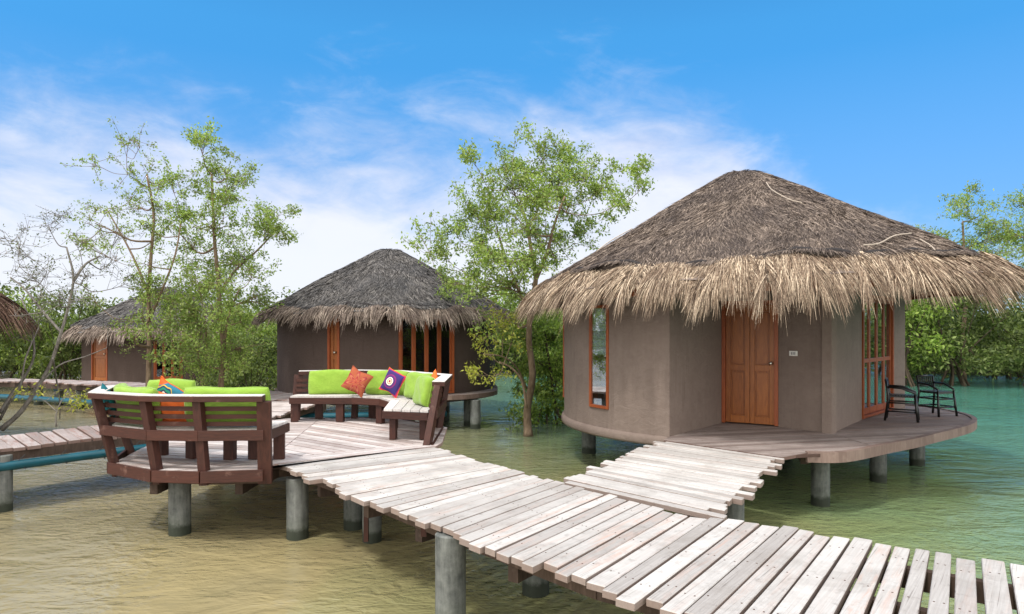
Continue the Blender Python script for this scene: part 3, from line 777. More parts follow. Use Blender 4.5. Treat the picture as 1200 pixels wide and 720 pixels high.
def glass_door(root, a, b, z0, z1, leaves=4, mid=.5, st=.05):
    L, u, n = fr_of(a, b); fw = .055
    mb = MB()
    ubox(mb, a, u, n, 0, fw, -.12, .03, z0, z1); ubox(mb, a, u, n, L - fw, L, -.12, .03, z0, z1)
    ubox(mb, a, u, n, fw, L - fw, -.12, .03, z1 - fw, z1); ubox(mb, a, u, n, fw, L - fw, -.12, .03, z0, z0 + .05)
    mb.build('door_frame', M['frame'], root, bevel=.004)
    lw = (L - 2 * fw) / leaves
    for k in range(leaves):
        d = MB(); g = MB(); a0 = fw + k * lw + .002; a1 = a0 + lw - .004; s = st; name = 'glass_door'
        zb, zt = z0 + .055, z1 - fw - .004
        ubox(d, a, u, n, a0, a0 + s, -.06, -.015, zb, zt); ubox(d, a, u, n, a1 - s, a1, -.06, -.015, zb, zt)
        ubox(d, a, u, n, a0 + s, a1 - s, -.058, -.017, zb, zb + .11); ubox(d, a, u, n, a0 + s, a1 - s, -.058, -.017, zt - .07, zt)
        zm = zb + (zt - zb) * (mid or .5)
        if mid: ubox(d, a, u, n, a0 + s, a1 - s, -.058, -.017, zm - .035, zm + .035)
        hz = .035 if mid else -.001
        dd_ = d.build(name, M['frame'], root, bevel=.003)
        ubox(g, a, u, n, a0 + s - .005, a1 - s + .005, -.040, -.034, zb + .11, zm - hz); ubox(g, a, u, n, a0 + s - .005, a1 - s + .005, -.040, -.034, zm + hz, zt - .07)
        g.build('pane', M['glass'], dd_)
def window(root, a, b, z0, z1, curtain=True, bars=0):
    L, u, n = fr_of(a, b); fw = .048
    mb = MB()
    ubox(mb, a, u, n, 0, fw, -.13, .024, z0, z1); ubox(mb, a, u, n, L - fw, L, -.13, .024, z0, z1)
    ubox(mb, a, u, n, fw, L - fw, -.13, .022, z1 - fw, z1); ubox(mb, a, u, n, fw, L - fw, -.13, .03, z0, z0 + fw)
    for k in range(bars):
        zz = z0 + (z1 - z0) * (k + 1) / (bars + 1); ubox(mb, a, u, n, fw, L - fw, -.02, .02, zz - .012, zz + .012)
    w = mb.build('window', M['frame'], root, bevel=.004)
    g = MB(); ubox(g, a, u, n, fw - .004, L - fw + .004, -.004, .002, z0 + fw - .004, z1 - fw + .004); g.build('pane', M['glass'], w)
    if curtain:
        c = MB()
        nseg = 6; zc = z0 + (z1 - z0) * .52
        for k in range(nseg):
            za = zc + (z1 - fw - zc) * k / nseg; zb = zc + (z1 - fw - zc) * (k + 1) / nseg - .006
            ubox(c, a, u, n, fw, L - fw, -.05, -.035 + .008 * (k % 2), za, zb)
        c.build('blind', M['curtain'], w)
        # something pale and a chair back in the room behind the pane
        c = MB(); ubox(c, a, u, n, fw + .06, fw + .08, -.22, -.20, z0 - .2, z0 + .62); ubox(c, a, u, n, L - .17, L - .15, -.22, -.20, z0 - .2, z0 + .7)
        for q in (.2, .38, .55): ubox(c, a, u, n, 0, L, -.22, -.20, z0 + q, z0 + q + .03)
        c.build('rack', M['plate_mark'], w)

def roof(root, C, za, ring, eave, thm, frm, n_top, n_fr, seed, zdrop=.26, blade=.014, flen=.5, conv=.015, ntuft=230):
    """ring(th)->(r,z) lower edge of the dark upper thatch, eave(th)->(r,z) outer edge of the straw under-layer"""
    rs = np.random.RandomState(seed)
    NT_ = 96
    def surf(th, k):
        """upper cone, k 0 apex..1 ring"""
        r1, z1 = ring(th)
        kk = k
        r = r1 * kk
        z = za + (z1 - za) * kk + conv * math.sin(math.pi * min(1, kk * 1.0)) - .12 * math.exp(-(kk / .06) ** 2)
        z += .035 * math.sin(th * 5 + 2) * kk + .028 * math.sin(th * 9 + 11 * kk) * kk + .022 * math.sin(th * 17 + 5 * kk) * kk
        return C[0] + r * math.cos(th), C[1] + r * math.sin(th), z
    ks = [0.001, .03, .07, .14, .25, .38, .5, .62, .74, .86, .94, 1.0]
    V = []; Fc = []
    for k in ks:
        for i in range(NT_): V.append(surf(2 * math.pi * i / NT_, k))
    # under-layer down to the eave, then an underside skin
    for (q, dz) in ((0, -.06), (.5, -.02), (1.0, 0), ):
        for i in range(NT_):
            th = 2 * math.pi * i / NT_; r1, z1 = ring(th); r2, z2 = eave(th)
            r = r1 + (r2 - r1) * q - .03; z = z1 + (z2 - z1) * q + dz
            V.append((C[0] + r * math.cos(th), C[1] + r * math.sin(th), z))
    nk = len(ks) + 3
    for j in range(nk - 1):
        for i in range(NT_):
            i2 = (i + 1) % NT_; Fc.append((j * NT_ + i, (j + 1) * NT_ + i, (j + 1) * NT_ + i2, j * NT_ + i2))
    body_mb = (V, Fc)
    # blades
    def blades(root_pts, dirs, nrm_, L, w, droop, lift):
        n = len(root_pts)
        sd_ = np.cross(dirs, nrm_); sd_ /= np.linalg.norm(sd_, axis=1, keepdims=True) + 1e-9
        roll = rs.uniform(-.9, .9, n)[:, None]; sd_ = sd_ * np.cos(roll) + nrm_ * np.sin(roll)
        p0 = root_pts; d1 = dirs + nrm_ * lift[:, None]
        mid = p0 + d1 * (L * .5)[:, None] + np.array([0, 0, -1]) * (droop * L * .18)[:, None]
        tip = p0 + d1 * L[:, None] + np.array([0, 0, -1]) * (droop * L * .62)[:, None]
        w2 = (w / 2)[:, None]
        VV = np.stack([p0 - sd_ * w2, p0 + sd_ * w2, mid + sd_ * w2 * .9, mid - sd_ * w2 * .9, tip - sd_ * w2 * .18, tip + sd_ * w2 * .18], axis=1).reshape(-1, 3)
        b = np.arange(n)[:, None] * 6
        FF = np.concatenate([b + np.array([[0, 1, 2, 3]]), b + np.array([[3, 2, 5, 4]])], axis=1).reshape(-1, 4)
        return VV, FF
    # only thatch that can be looked at: the whole roof, thinner at the back
    def sample(n, kmin, kmax, front=.72):
        back = math.atan2(-C[1], -C[0]) + (C[0] > 0) * 0
        toward = math.atan2(-C[1], -C[0])
        th = toward + rs.normal(0, 1.25, n) if front else rs.uniform(0, 6.283, n)
        k = np.sqrt(rs.uniform(kmin ** 2, kmax ** 2, n)); return th, k
    th, k = sample(n_top, .0, 1.03)
    k = np.clip(k, .004, 1.02)
    pts = np.array([surf(a, min(b, 1.0)) for a, b in zip(th, k)])
    p2 = np.array([surf(a, min(b + .02, 1.02)) for a, b in zip(th, np.minimum(k, .995))]); p1 = np.array([surf(a, min(b, 1.0)) for a, b in zip(th, np.minimum(k, .995))])
    dr = p2 - p1; dr /= np.linalg.norm(dr, axis=1, keepdims=True)
    tan = np.stack([-np.sin(th), np.cos(th), np.zeros_like(th)], axis=1)
    nr = np.cross(dr, tan); nr *= np.sign(nr[:, 2:3]); nr /= np.linalg.norm(nr, axis=1, keepdims=True)
    # strands lie in slightly swept patches
    sw = .28 * np.sin(th * 6 + k * 9) + rs.normal(0, .26, n_top)
    dirs = dr * np.cos(sw)[:, None] + tan * np.sin(sw)[:, None]
    L = rs.uniform(.10, .24, n_top) * (blade / .014) ** .4
    Vt, Ft = blades(pts + nr * rs.uniform(-.004, .022, n_top)[:, None], dirs, nr, L, rs.uniform(.5, 1.25, n_top) * blade, np.zeros(n_top), rs.normal(.02, .06, n_top))
    # apex tuft
    V = np.array(body_mb[0]); nV = len(V)
    Fall = np.concatenate([np.array(body_mb[1]), Ft + nV]); Vall = np.concatenate([V, Vt])
    rf = npmesh('roof', Vall, Fall, 4, thm, root)
    # straw fringe
    th, _ = sample(n_fr, 0, 1); q = rs.beta(1.1, 1.0, n_fr) * 1.02
    clump = np.sin(th * 37) * .5 + np.sin(th * 71 + 1) * .35 + np.sin(th * 131 + 2) * .3
    rr = np.array([ring(a) for a in th]); ee = np.array([eave(a) for a in th])
    tc_ = np.round(th * ntuft / 6.2832) / ntuft * 6.2832; tid = np.round(th * ntuft / 6.2832).astype(int) % ntuft
    tl = rs.uniform(-.22, .28, ntuft)[tid]; tsw = rs.normal(0, .16, ntuft)[tid]
    r = rr[:, 0] + (ee[:, 0] - rr[:, 0]) * q; z = rr[:, 1] - .035 + (ee[:, 1] - rr[:, 1]) * q + .045 * np.sin(math.pi * np.clip(q, 0, 1)) + rs.uniform(-.045, .04, n_fr)
    wave = .03 * np.sin(th * 13) + .02 * np.sin(th * 29 + 1)
    pts = np.stack([C[0] + r * np.cos(th), C[1] + r * np.sin(th), z + wave], axis=1)
    er = np.stack([np.cos(th), np.sin(th), np.zeros_like(th)], axis=1); tan = np.stack([-np.sin(th), np.cos(th), np.zeros_like(th)], axis=1)
    sl = (ee[:, 1] - rr[:, 1]) / (ee[:, 0] - rr[:, 0]); dr = er + np.array([0, 0, 1]) * sl[:, None]; dr /= np.linalg.norm(dr, axis=1, keepdims=True)
    sw = rs.normal(0, .15, n_fr) + .16 * np.sin(th * 19) + tsw - (th - tc_) * rr[:, 0] / flen * .8 * q
    dirs = dr * np.cos(sw)[:, None] + tan * np.sin(sw)[:, None]
    nr = np.cross(dr, tan); nr *= np.sign(nr[:, 2:3]); nr /= np.linalg.norm(nr, axis=1, keepdims=True)
    L = (rs.uniform(.6, 1.1, n_fr) + .20 * clump * (q > .6) + tl * (q > .45)) * flen * (1 - .25 * (1 - q))
    L[rs.rand(n_fr) < .02] *= 1.3
    Vf, Ff = blades(pts, dirs, nr, L, rs.uniform(.55, 1.3, n_fr) * blade * 1.0, (q ** 1.5) * rs.uniform(.6, 1.5, n_fr) + .05, rs.normal(.03, .06, n_fr))
    npmesh('fringe', Vf, Ff, 4, frm, rf)
    # dark rolled binding along the edge of the upper thatch
    mb = MB(); pts_ = []
    for i in range(145):
        th_ = 2 * math.pi * i / 144; r1, z1 = ring(th_)
        x, y, z = surf(th_, 1.0); pts_.append((x + math.cos(th_) * .01, y + math.sin(th_) * .01, z - .01 + .012 * math.sin(i * 1.7)))
    mb.tube(pts_, [.035 + .012 * math.sin(i * 2.1) for i in range(145)], 6, cap=False); mb.build('binding', M['rope'], rf, smooth=True)
    # underside and rafters
    V = []; Fc = []
    for (rk, zk) in ((0, -.25), (.5, -.17), (1, -.16)):
        for i in range(48):
            th_ = 2 * math.pi * i / 48; r1, z1 = ring(th_); V.append((C[0] + r1 * rk * math.cos(th_), C[1] + r1 * rk * math.sin(th_), za + (z1 - za) * rk + zk))
    for i in range(48):
        th_ = 2 * math.pi * i / 48; r2, z2 = eave(th_); V.append((C[0] + (r2 - .03) * math.cos(th_), C[1] + (r2 - .03) * math.sin(th_), z2 - .02))
    for j in range(3):
        for i in range(48):
            i2 = (i + 1) % 48; Fc.append((j * 48 + i, j * 48 + i2, (j + 1) * 48 + i2, (j + 1) * 48 + i))
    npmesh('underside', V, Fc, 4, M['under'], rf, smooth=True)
    return rf
def rayc(C, Rr, px):
    """front hit of the vertical plane through photo column px with a circle"""
    d = nrm(((px - 600) / F, 1.0)); b = C[0] * d[0] + C[1] * d[1]; cc_ = C[0] ** 2 + C[1] ** 2 - Rr * Rr
    disc = max(0.0, b * b - cc_)
    s = b - math.sqrt(disc); return (d[0] * s, d[1] * s)
def plinth(root, pts, z0, z1, mt, off=.07, closed=True):
    mb = MB(); n = len(pts)
    prof = [(0.0, z1 + .002), (off * .75, z1 - .015), (off, z1 - .06), (off, z0 + .03), (off * .7, z0), (-.3, z0)]
    for i, p in enumerate(pts):
        a = pts[(i - 1) % n if closed else max(0, i - 1)]; b = pts[(i + 1) % n if closed else min(n - 1, i + 1)]
        u = nrm(sub(b, a)); nx, ny = u[1], -u[0]
        for o, z in prof: mb.v.append((p[0] + nx * o, p[1] + ny * o, z))
    k = len(prof)
    for i in range(n if closed else n - 1):
        j = (i + 1) % n
        for q in range(k - 1): mb.f.append((i * k + q, i * k + q + 1, j * k + q + 1, j * k + q))
    return mb.build('plinth', mt, root, smooth=True)
def round_hut(name, label, C, z0, Rw, openings, za, ring, eave, wallm, thm, frm, nt_, nf_, seed, ztop, deck=None, posts=(), **kw):
    root = thing(name, (*C, z0), label, 'hut', 'round thatched huts on stilts')
    ops = []
    for (pa, pb, kind, zb, zt, arg) in openings:
        a, b = rayc(C, Rw, pa), rayc(C, Rw, pb)
        ta, tb = math.atan2(a[1] - C[1], a[0] - C[0]) % (2 * math.pi), math.atan2(b[1] - C[1], b[0] - C[0]) % (2 * math.pi)
        ops.append((ta, tb, a, b, kind, zb, zt, arg))
    ops.sort()
    wl = MB()
    for i, o in enumerate(ops):
        nx = ops[(i + 1) % len(ops)]; t0, t1 = o[1], nx[0]
        if t1 <= t0: t1 += 2 * math.pi
        m_ = max(3, int((t1 - t0) / .08))
        wall_run(wl, [(C[0] + Rw * math.cos(t0 + (t1 - t0) * k / m_), C[1] + Rw * math.sin(t0 + (t1 - t0) * k / m_)) for k in range(m_ + 1)], z0 - .02, ztop)
        if o[6] < ztop - .02: wall_run(wl, [o[2], o[3]], o[6], ztop)
        if o[5] > z0 + .1: wall_run(wl, [o[2], o[3]], z0 - .02, o[5])
    wl.build('wall', wallm, root, angle=30)
    for (ta, tb, a, b, kind, zb, zt, arg) in ops:
        if kind == 'door': panel_door(root, a, b, zb, zt, arg, 2)
        elif kind == 'glass': glass_door(root, a, b, zb, zt, arg, None)
        else: window(root, a, b, zb, zt)
    pl = [(C[0] + Rw * math.cos(2 * math.pi * k / 72), C[1] + Rw * math.sin(2 * math.pi * k / 72)) for k in range(72)]
    fl = MB(); fl.slab([(C[0] + (Rw - .03) * math.cos(2 * math.pi * k / 48), C[1] + (Rw - .03) * math.sin(2 * math.pi * k / 48)) for k in range(48)], z0 - .17, z0 - .03)
    fl.build('floor', M['interior'], root)
    plinth(root, pl, z0 - .20, z0, wallm)
    roof(root, C, za, ring, eave, thm, frm, nt_, nf_, seed, **kw)
    for x, y in posts: post(root, x, y, z0 - .18, .13)
    return root

# ---- the large hut
C = (4.30, 12.80); toward = math.atan2(-C[1], -C[0])
hut = thing('thatched_hut', (*C, 0), 'large round brown hut with straw fringed roof and orange wooden door, nearest on the right', 'hut', 'round thatched huts on stilts')
P1 = (2.33, 10.10); D0 = (3.56, 11.58); D1 = (4.33, 11.10); P2 = (4.86, 10.38); G0 = (6.15, 12.00); G1 = (7.46, 13.38); P3 = (7.90, 13.72)
t3 = math.atan2(P3[1] - C[1], P3[0] - C[0]); t1 = math.atan2(P1[1] - C[1], P1[0] - C[0]) + 2 * math.pi
R3 = math.hypot(*sub(P3, C)); R1 = math.hypot(*sub(P1, C))
def arcR(th):
    k = (th - t3) / (t1 - t3); return R3 + (R1 - R3) * k - .17 * math.sin(math.pi * k)
def arcP(th): r = arcR(th); return (C[0] + r * math.cos(th), C[1] + r * math.sin(th))
def arc_at_px(px):
    best = None; th = R_(150)
    while th < t1:
        p = arcP(th); e_ = abs(600 + F * p[0] / p[1] - px)
        if best is None or e_ < best[0] : best = (e_, th)
        th += .002
    return best[1]
wA, wB = arc_at_px(713.5), arc_at_px(691.5)
if wA < wB: wA, wB = wB, wA          # wB is further round to the back
ZT = 2.45; WZ0, WZ1 = .30, 1.98
silh = min((600 + F * arcP(R_(a))[0] / arcP(R_(a))[1], a) for a in np.arange(120, 230, .5))[1]
vB = R_(silh + 3.0); vA = vB - .17
wl = MB()
def arun(a, b, z0, z1):
    m_ = max(2, int(abs(b - a) / .05)); wall_run(wl, [arcP(a + (b - a) * k / m_) for k in range(m_ + 1)], z0, z1)
arun(t3, vA, -.02, ZT); arun(vB, wB, -.02, ZT); arun(wA, t1, -.02, ZT)
for a_, b_ in ((vA, vB), (wB, wA)):
    wall_run(wl, [arcP(a_), arcP(b_)], -.02, WZ0); wall_run(wl, [arcP(a_), arcP(b_)], WZ1, ZT)
wall_run(wl, [P1, D0], -.02, ZT); wall_run(wl, [D1, P2], -.02, ZT); wall_run(wl, [D0, D1], 2.06, ZT); wall_run(wl, [P2, G0], -.02, ZT); wall_run(wl, [G0, G1], 2.20, ZT); wall_run(wl, [G1, P3], -.02, ZT)
wl.build('wall', M['plaster'], hut, angle=30)
window(hut, arcP(wB), arcP(wA), WZ0, WZ1); window(hut, arcP(vA), arcP(vB), WZ0, WZ1, False, 14)
panel_door(hut, D0, D1, .01, 2.06, 2, 2)
glass_door(hut, G0, G1, .01, 2.20, 4, .46, .042)
plinth(hut, [arcP(t3 + (t1 - t3) * k / 60) for k in range(61)], -.155, -.01, M['plaster'], off=.05, closed=False)
fl = MB(); fl.slab([(C[0] + 3.1 * math.cos(R_(a)), C[1] + 3.1 * math.sin(R_(a))) for a in range(16, 236, 8)] + [(3.5, 11.75), (4.4, 11.3), (4.9, 10.7), (6.1, 12.1)], -.17, -.05); fl.build('floor', M['interior'], hut)
# plate beside the door
L_, u_, n_ = fr_of(D1, P2); mb = MB(); ubox(mb, D1, u_, n_, .20, .34, .002, .016, 1.16, 1.24)
pl_ = mb.build('number_plate', M['plate'], hut, bevel=.003)
mb = MB()
for k in range(3): ubox(mb, D1, u_, n_, .235 + k * .028, .252 + k * .028, .0165, .018, 1.178, 1.222)
mb.build('number', M['plate_mark'], pl_)
# curtain and pale bedding inside the glass doors
mb = MB(); L_, u_, n_ = fr_of(G0, G1)
for k in range(16): ubox(mb, G0, u_, n_, .05 + k * .022, .068 + k * .022, -.32 - .02 * (k % 2), -.29 - .02 * (k % 2), .05, 2.1)
ubox(mb, G0, u_, n_, .3, 1.4, -1.9, -1.1, .1, .62)
mb.build('curtain', M['curtain'], hut)
angR = math.atan2(11.0 - C[1], 8.3 - C[0])
def ringL(th):
    k = .5 + .5 * math.cos(th - angR); k = k ** 2
    return 3.52 + .30 * k + .03 * math.sin(3 * th), 2.55 + .13 * k + .02 * math.sin(7 * th + 1)
def eaveL(th):
    k = .5 + .5 * math.cos(th - angR); k = k ** 2
    return 3.98 + .36 * k + .03 * math.sin(5 * th), 2.21 + .16 * k + .02 * math.sin(11 * th)
roof(hut, C, 4.66, ringL, eaveL, M['thatch'], M['fringe'], 64000, 46000, 3, blade=.0098, flen=.305)
mb = MB()
for k in range(40):
    th = 2 * math.pi * k / 40; r1, z1 = ringL(th); r2, z2 = eaveL(th)
    mb.bar((C[0] + 2.4 * math.cos(th), C[1] + 2.4 * math.sin(th), 2.9), (C[0] + (r2 - .12) * math.cos(th), C[1] + (r2 - .12) * math.sin(th), z2 - .07), .06, .06)
mb.build('rafters', M['rafter'], hut)
mb = MB(); pr = None
for k in range(41):
    th = 2 * math.pi * k / 40; r2, z2 = eaveL(th); q = (C[0] + (r2 - .28) * math.cos(th), C[1] + (r2 - .28) * math.sin(th), z2 - .10)
    if pr: mb.bar(pr, q, .05, .11)
    pr = q
mb.build('ring_beam', M['frame'], hut)
# dry sticks caught on the roof
for pts in (((1012, 290), (1030, 288), (1048, 279), (1068, 276)), ((1078, 283), (1090, 290), (1096, 296)), ((898, 216), (905, 225), (925, 236), (940, 240)), ((700, 296), (716, 284), (741, 270))):
    q = []
    for (x, y) in pts:
        # walk down the sight line to the cone
        for Y in np.arange(8.2, 14, .03):
            p = Q(x, y, Y); th = math.atan2(p.y - C[1], p.x - C[0]); r1, z1 = ringL(th); r = math.hypot(p.x - C[0], p.y - C[1])
            if r < r1 * 1.02 and p.z < 4.66 + (z1 - 4.66) * (r / r1) + .07: break
        q.append(p + Vector((0, 0, .03)))
    mb = MB(); mb.tube(cat(q, 5), .009, 5); mb.build('dry_stick', M['stick'], hut)
# porch deck
porch = thing('porch_deck', (5.6, 11, 0), 'curved grey plank terrace wrapping the front and right side of the large hut', 'deck')
PD = [(2.18, 9.80), (3.36, 8.50), (3.80, 8.80), (4.30, 8.82), (5.16, 9.42), (5.85, 9.90), (6.45, 10.38), (7.2, 10.98), (7.80, 11.55), (8.28, 12.25), (8.52, 13.05), (8.45, 13.9), (8.0, 14.6), (7.65, 13.72), (4.9, 10.3), (4.33, 11.2), (3.5, 11.7), (2.30, 10.06)]
sm = [(v.x, v.y) for v in cat([Vector((*p, 0)) for p in PD[2:13]], 5)]
PDs = PD[:2] + sm
mb = MB()
def pieces(poly, ang, pitch, gap, z, th):
    plank_fill(mb, poly, ang, pitch, gap, z, th)
pieces([(2.18, 9.80), (3.36, 8.50), (3.80, 8.80), (4.30, 8.83), (4.90, 9.2), (4.9, 11.9), (3.4, 11.9), (2.30, 10.06)], R_(14), .11, .007, -.004, .04)
sm2 = [p for p in sm if p[0] > 4.9]
pieces([(4.904, 9.22)] + sm2 + [(7.0, 14.6), (4.904, 11.9)], R_(14), .11, .007, -.004, .04)
mb.build('planks', M['boards_porch'], porch)
mb = MB()
inn = []
for i, p in enumerate(sm):
    a = sm[max(0, i - 1)]; b = sm[min(len(sm) - 1, i + 1)]; u = nrm(sub(b, a)); inn.append((p[0] - u[1] * .05, p[1] + u[0] * .05))
out = []
for i, p in enumerate(sm):
    a = sm[max(0, i - 1)]; b = sm[min(len(sm) - 1, i + 1)]; u = nrm(sub(b, a)); out.append((p[0] + u[1] * .03, p[1] - u[0] * .03))
for i in range(len(sm) - 1):
    mb.prism([(*out[i], -.125), (*out[i + 1], -.125), (*inn[i + 1], -.125), (*inn[i], -.125)], [(*out[i], .012), (*out[i + 1], .012), (*inn[i + 1], .012), (*inn[i], .012)])
M['rim'] = timber('porch_rim', (.13, .085, .072, 1), (.23, .165, .14, 1), (.30, .23, .20, 1), .7)
mb.build('rim_board', M['rim'], porch)
mb = MB()
mb.bar((3.9, 9.1, -.13), (4.7, 11.5, -.13), .1, .16); mb.bar((5.3, 9.8, -.13), (5.0, 12.5, -.13), .1, .16); mb.bar((6.5, 10.7, -.13), (5.9, 13, -.13), .1, .16); mb.bar((7.7, 12.0, -.13), (7.0, 14, -.13), .1, .16)
mb.build('joists', M['joist'], porch)
for x, y in ((4.30, 9.52), (7.3, 12.3), (5.9, 11.0)): post(porch, x, y, -.12, .125)
for px, py in ((690, 531),): x, y = P(px, py, WZ); post(hut, x, y, -.18, .14)
post(hut, 2.9, 11.2, -.18, .14); post(hut, 3.2, 14.4, -.18, .14); post(hut, 5.6, 14.0, -.18, .14)

# chairs on the porch
def porch_chair(label, loc, face):
    """low black bamboo chair; face = direction the sitter looks"""
    root = thing('bamboo_chair', loc, label, 'chair', 'black chairs on the porch')
    ORG[root.name] = Vector((0, 0, 0))
    w, d = .22, .22
    s = MB(); s.box((0, 0, .405), (w, d, .012))
    for k in range(9): s.box((0, -d + .025 + k * .048, .424), (w - .005, .017, .006))
    s.build('seat', M['black'], root, local=True, bevel=.003)
    for sx in (-1, 1):
        l = MB(); l.tube([(sx * (w + .03), d + .05, .0), (sx * w, d, .42)], [.024, .021], 10); l.build('leg', M['black'], root, local=True, smooth=True)
        l = MB(); l.tube([(sx * (w + .02), -d - .06, 0), (sx * w, -d, .4), (sx * w, -d - .05, .68)], [.024, .021, .019], 10); l.build('leg', M['black'], root, local=True, smooth=True)
        a_ = MB(); a_.tube([(sx * w, -d - .03, .56), (sx * (w + .015), 0, .55), (sx * w, d, .47), (sx * w, d, .42)], .018, 8); a_.build('armrest', M['black'], root, local=True, smooth=True)
    b = MB(); b.tube([(-w - .02, -d - .05, .68), (w + .02, -d - .05, .68)], .016, 10); b.tube([(-w, -d - .02, .50), (w, -d - .02, .50)], .011, 8)
    for k in range(7): x = -w + .06 + k * (2 * w - .12) / 6; b.tube([(x, -d - .02, .50), (x, -d - .05, .68)], .010, 6)
    b.build('backrest', M['black'], root, local=True, smooth=True)
    st = MB()
    for z, q in ((.30, 1.01), (.16, 1.07)):
        for sx in (-1, 1): st.tube([(sx * w * q, -d * 1.1, z), (sx * w * q, d * 1.1, z)], .013, 6)
        for sy in (-1, 1): st.tube([(-w * q, sy * d * 1.12, z), (w * q, sy * d * 1.12, z)], .013, 6)
    st.build('stretcher', M['black'], root, local=True, smooth=True)
    root.scale = (.84, .90, 1.04); root.rotation_euler[2] = math.atan2(face[1], face[0]) - math.pi / 2
    return root
porch_chair('low black bamboo chair beside the glass doors, the nearer of two on the terrace', (6.80, 11.90, -.001), (.80, -.5))
porch_chair('low black bamboo chair near the outer edge of the terrace, back towards the mangroves', (7.84, 12.62, -.001), (.28, -.95))

# ---- middle hut
def mkring(r, z, dr=0, dz=0): return lambda th: (r + .03 * math.sin(3 * th + 1), z + .02 * math.sin(7 * th))
Cm = (-3.42, 19.0)
mh = round_hut('thatched_hut', 'dark brown round hut with grey thatched roof, in the middle behind the far bench', Cm, 0.0, 2.95,
               [(384, 398, 'door', .01, 2.0, 1), (467, 532, 'glass', .01, 1.95, 4)], 3.92, mkring(3.12, 2.13), mkring(3.42, 1.97), M['plaster_dark'], M['thatch_grey'], M['fringe_grey'],
               26000, 12000, 21, 2.15, posts=[(-1.1, 17.35), (-3.0, 16.6), (-5.0, 17.2), (-4, 20), (-2, 20.5)], blade=.018, flen=.26)
mt_ = thing('terrace_deck', (-1.8, 17.2, 0), 'low curved plank terrace at the right side of the middle hut', 'deck')
mb = MB(); poly = [(-2.15 + 1.75 * math.cos(R_(a)), 17.9 + 1.7 * math.sin(R_(a))) for a in range(-150, 75, 12)]
plank_fill(mb, poly, R_(10), .12, .008, -.005, .04); mb.build('planks', M['boards_porch'], mt_)
mb = MB()
for a, b in zip(poly, poly[1:]): mb.bar((*a, -.06), (*b, -.06), .05, .11)
mb.build('rim_board', M['rim'], mt_)
for x, y in ((-.9, 16.75), (-2.2, 16.4)): post(mt_, x, y, -.15, .13)

# ---- far hut
Cf = (-14.3, 28.2)
fh = round_hut('thatched_hut', 'far small looking brown hut with wooden door behind the trees on the left', Cf, -.38, 2.95,
               [(107.5, 126, 'door', -.37, 1.6, 1), (180, 214, 'glass', -.37, 1.55, 3)], 3.42, mkring(3.12, 1.72), mkring(3.5, 1.45), M['plaster_dark'], M['thatch_grey'], M['fringe_grey'],
               14000, 7000, 31, 1.75, posts=[(-15.5, 26.4), (-13.5, 26.0), (-12.3, 26.6)], blade=.026, flen=.28)
# ---- hut at the left edge: only a corner of its roof reaches into view
Ce = (-13.05, 11.9)
round_hut('thatched_hut', 'reddish straw roof corner of a hut cut off at the left edge', Ce, 0, 2.9,
          [(-600, -520, 'door', .01, 1.95, 2)], 3.95, mkring(3.25, 2.32), mkring(3.72, 1.92), M['plaster_dark'], M['fringe_red'], M['fringe_red'], 14000, 12000, 41, 2.2,
          posts=[(-11.2, 10.6), (-13.8, 10.5), (-12.6, 13.5)], blade=.016, flen=.40)

# ---- walkways on the left
lw = thing('boardwalk', (-6.6, 10.2, 0), 'old reddish grey plank walkway entering from the left edge to the round deck', 'boardwalk')
SL = [((-9.3, 5.9), (-10.3, 6.8)), ((-6.90, 9.05), (-7.85, 9.98)), ((-6.05, 10.1), (-7.0, 11.2)), ((-4.98, 11.2), (-5.6, 12.5)), ((-4.6, 11.6), (-4.95, 12.9))]
mb = MB(); walkway(mb, SL, .175, .02, zt=-.01, jit=.03); mb.build('planks', M['boards_old'], lw)
mb = MB()
for k in (.04, .5, .96):
    L = offs(SL, k)
    for a, b in zip(L, L[1:]): mb.bar((*a, -.12), (*b, -.12), .07, .13)
mb.build('joists', M['joist'], lw)
post(lw, -6.86, 9.20, -.1, .11); post(lw, -7.7, 9.95, -.1, .11); post(lw, -5.2, 12.0, -.1, .12)
pp = thing('water_pipe', (-6.3, 9.6, -.25), 'teal water pipe slung under the left plank walkway', 'pipe')
mb = MB(); mb.tube([(-9.6, 5.6, -.25), (-6.88, 9.05, -.25), (-6.0, 10.05, -.24), (-4.7, 11.5, -.22)], .062, 14); mb.build('tube', M['pipe'], pp, smooth=True)
mb = MB()
for k in range(9):
    x = -7.6 + k * .32; y = 8.15 + k * .37
    mb.tube([(x, y + .05, -.12), (x - .05, y - .02, -.2), (x + .03, y + .02, -.31)], .008, 5)
mb.build('hanger', M['black'], pp)
bk = thing('boardwalk', (-9, 18, 0), 'ragged plank walkway running across the water behind, past the far hut to the middle hut', 'boardwalk')
def zz(k): return -.22 + .22 * min(1, k * 1.3)
SB = [((-24, 24.9), (-24, 25.8)), ((-15.5, 21.9), (-15.2, 22.8)), ((-11.5, 19.7), (-10.9, 20.6)), ((-8.0, 16.8), (-7.3, 17.9)), ((-5.6, 15.3), (-5.2, 17.0)), ((-4.1, 14.9), (-4.1, 16.1))]
mb = MB(); walkway(mb, SB, .2, .02, jit=.10, z_of=zz); mb.build('planks', M['boards_old'], bk)
mb = MB()
for k in (.08, .92):
    L = offs(SB, k); 
    tot = 0; ds = [0]
    for a, b in zip(L, L[1:]): tot += math.hypot(*sub(b, a)); ds.append(tot)
    for i, (a, b) in enumerate(zip(L, L[1:])): mb.bar((*a, zz(ds[i] / tot) - .13), (*b, zz(ds[i + 1] / tot) - .13), .08, .14)
mb.build('joists', M['joist'], bk)
for x, y in ((-20, 24), (-17.5, 22.9), (-15.2, 21.9), (-13.2, 20.9), (-11, 19.7), (-9.5, 18.4), (-7.7, 17), (-5.5, 15.8), (-4.4, 15.3)): post(bk, x, y, -.3, .12)
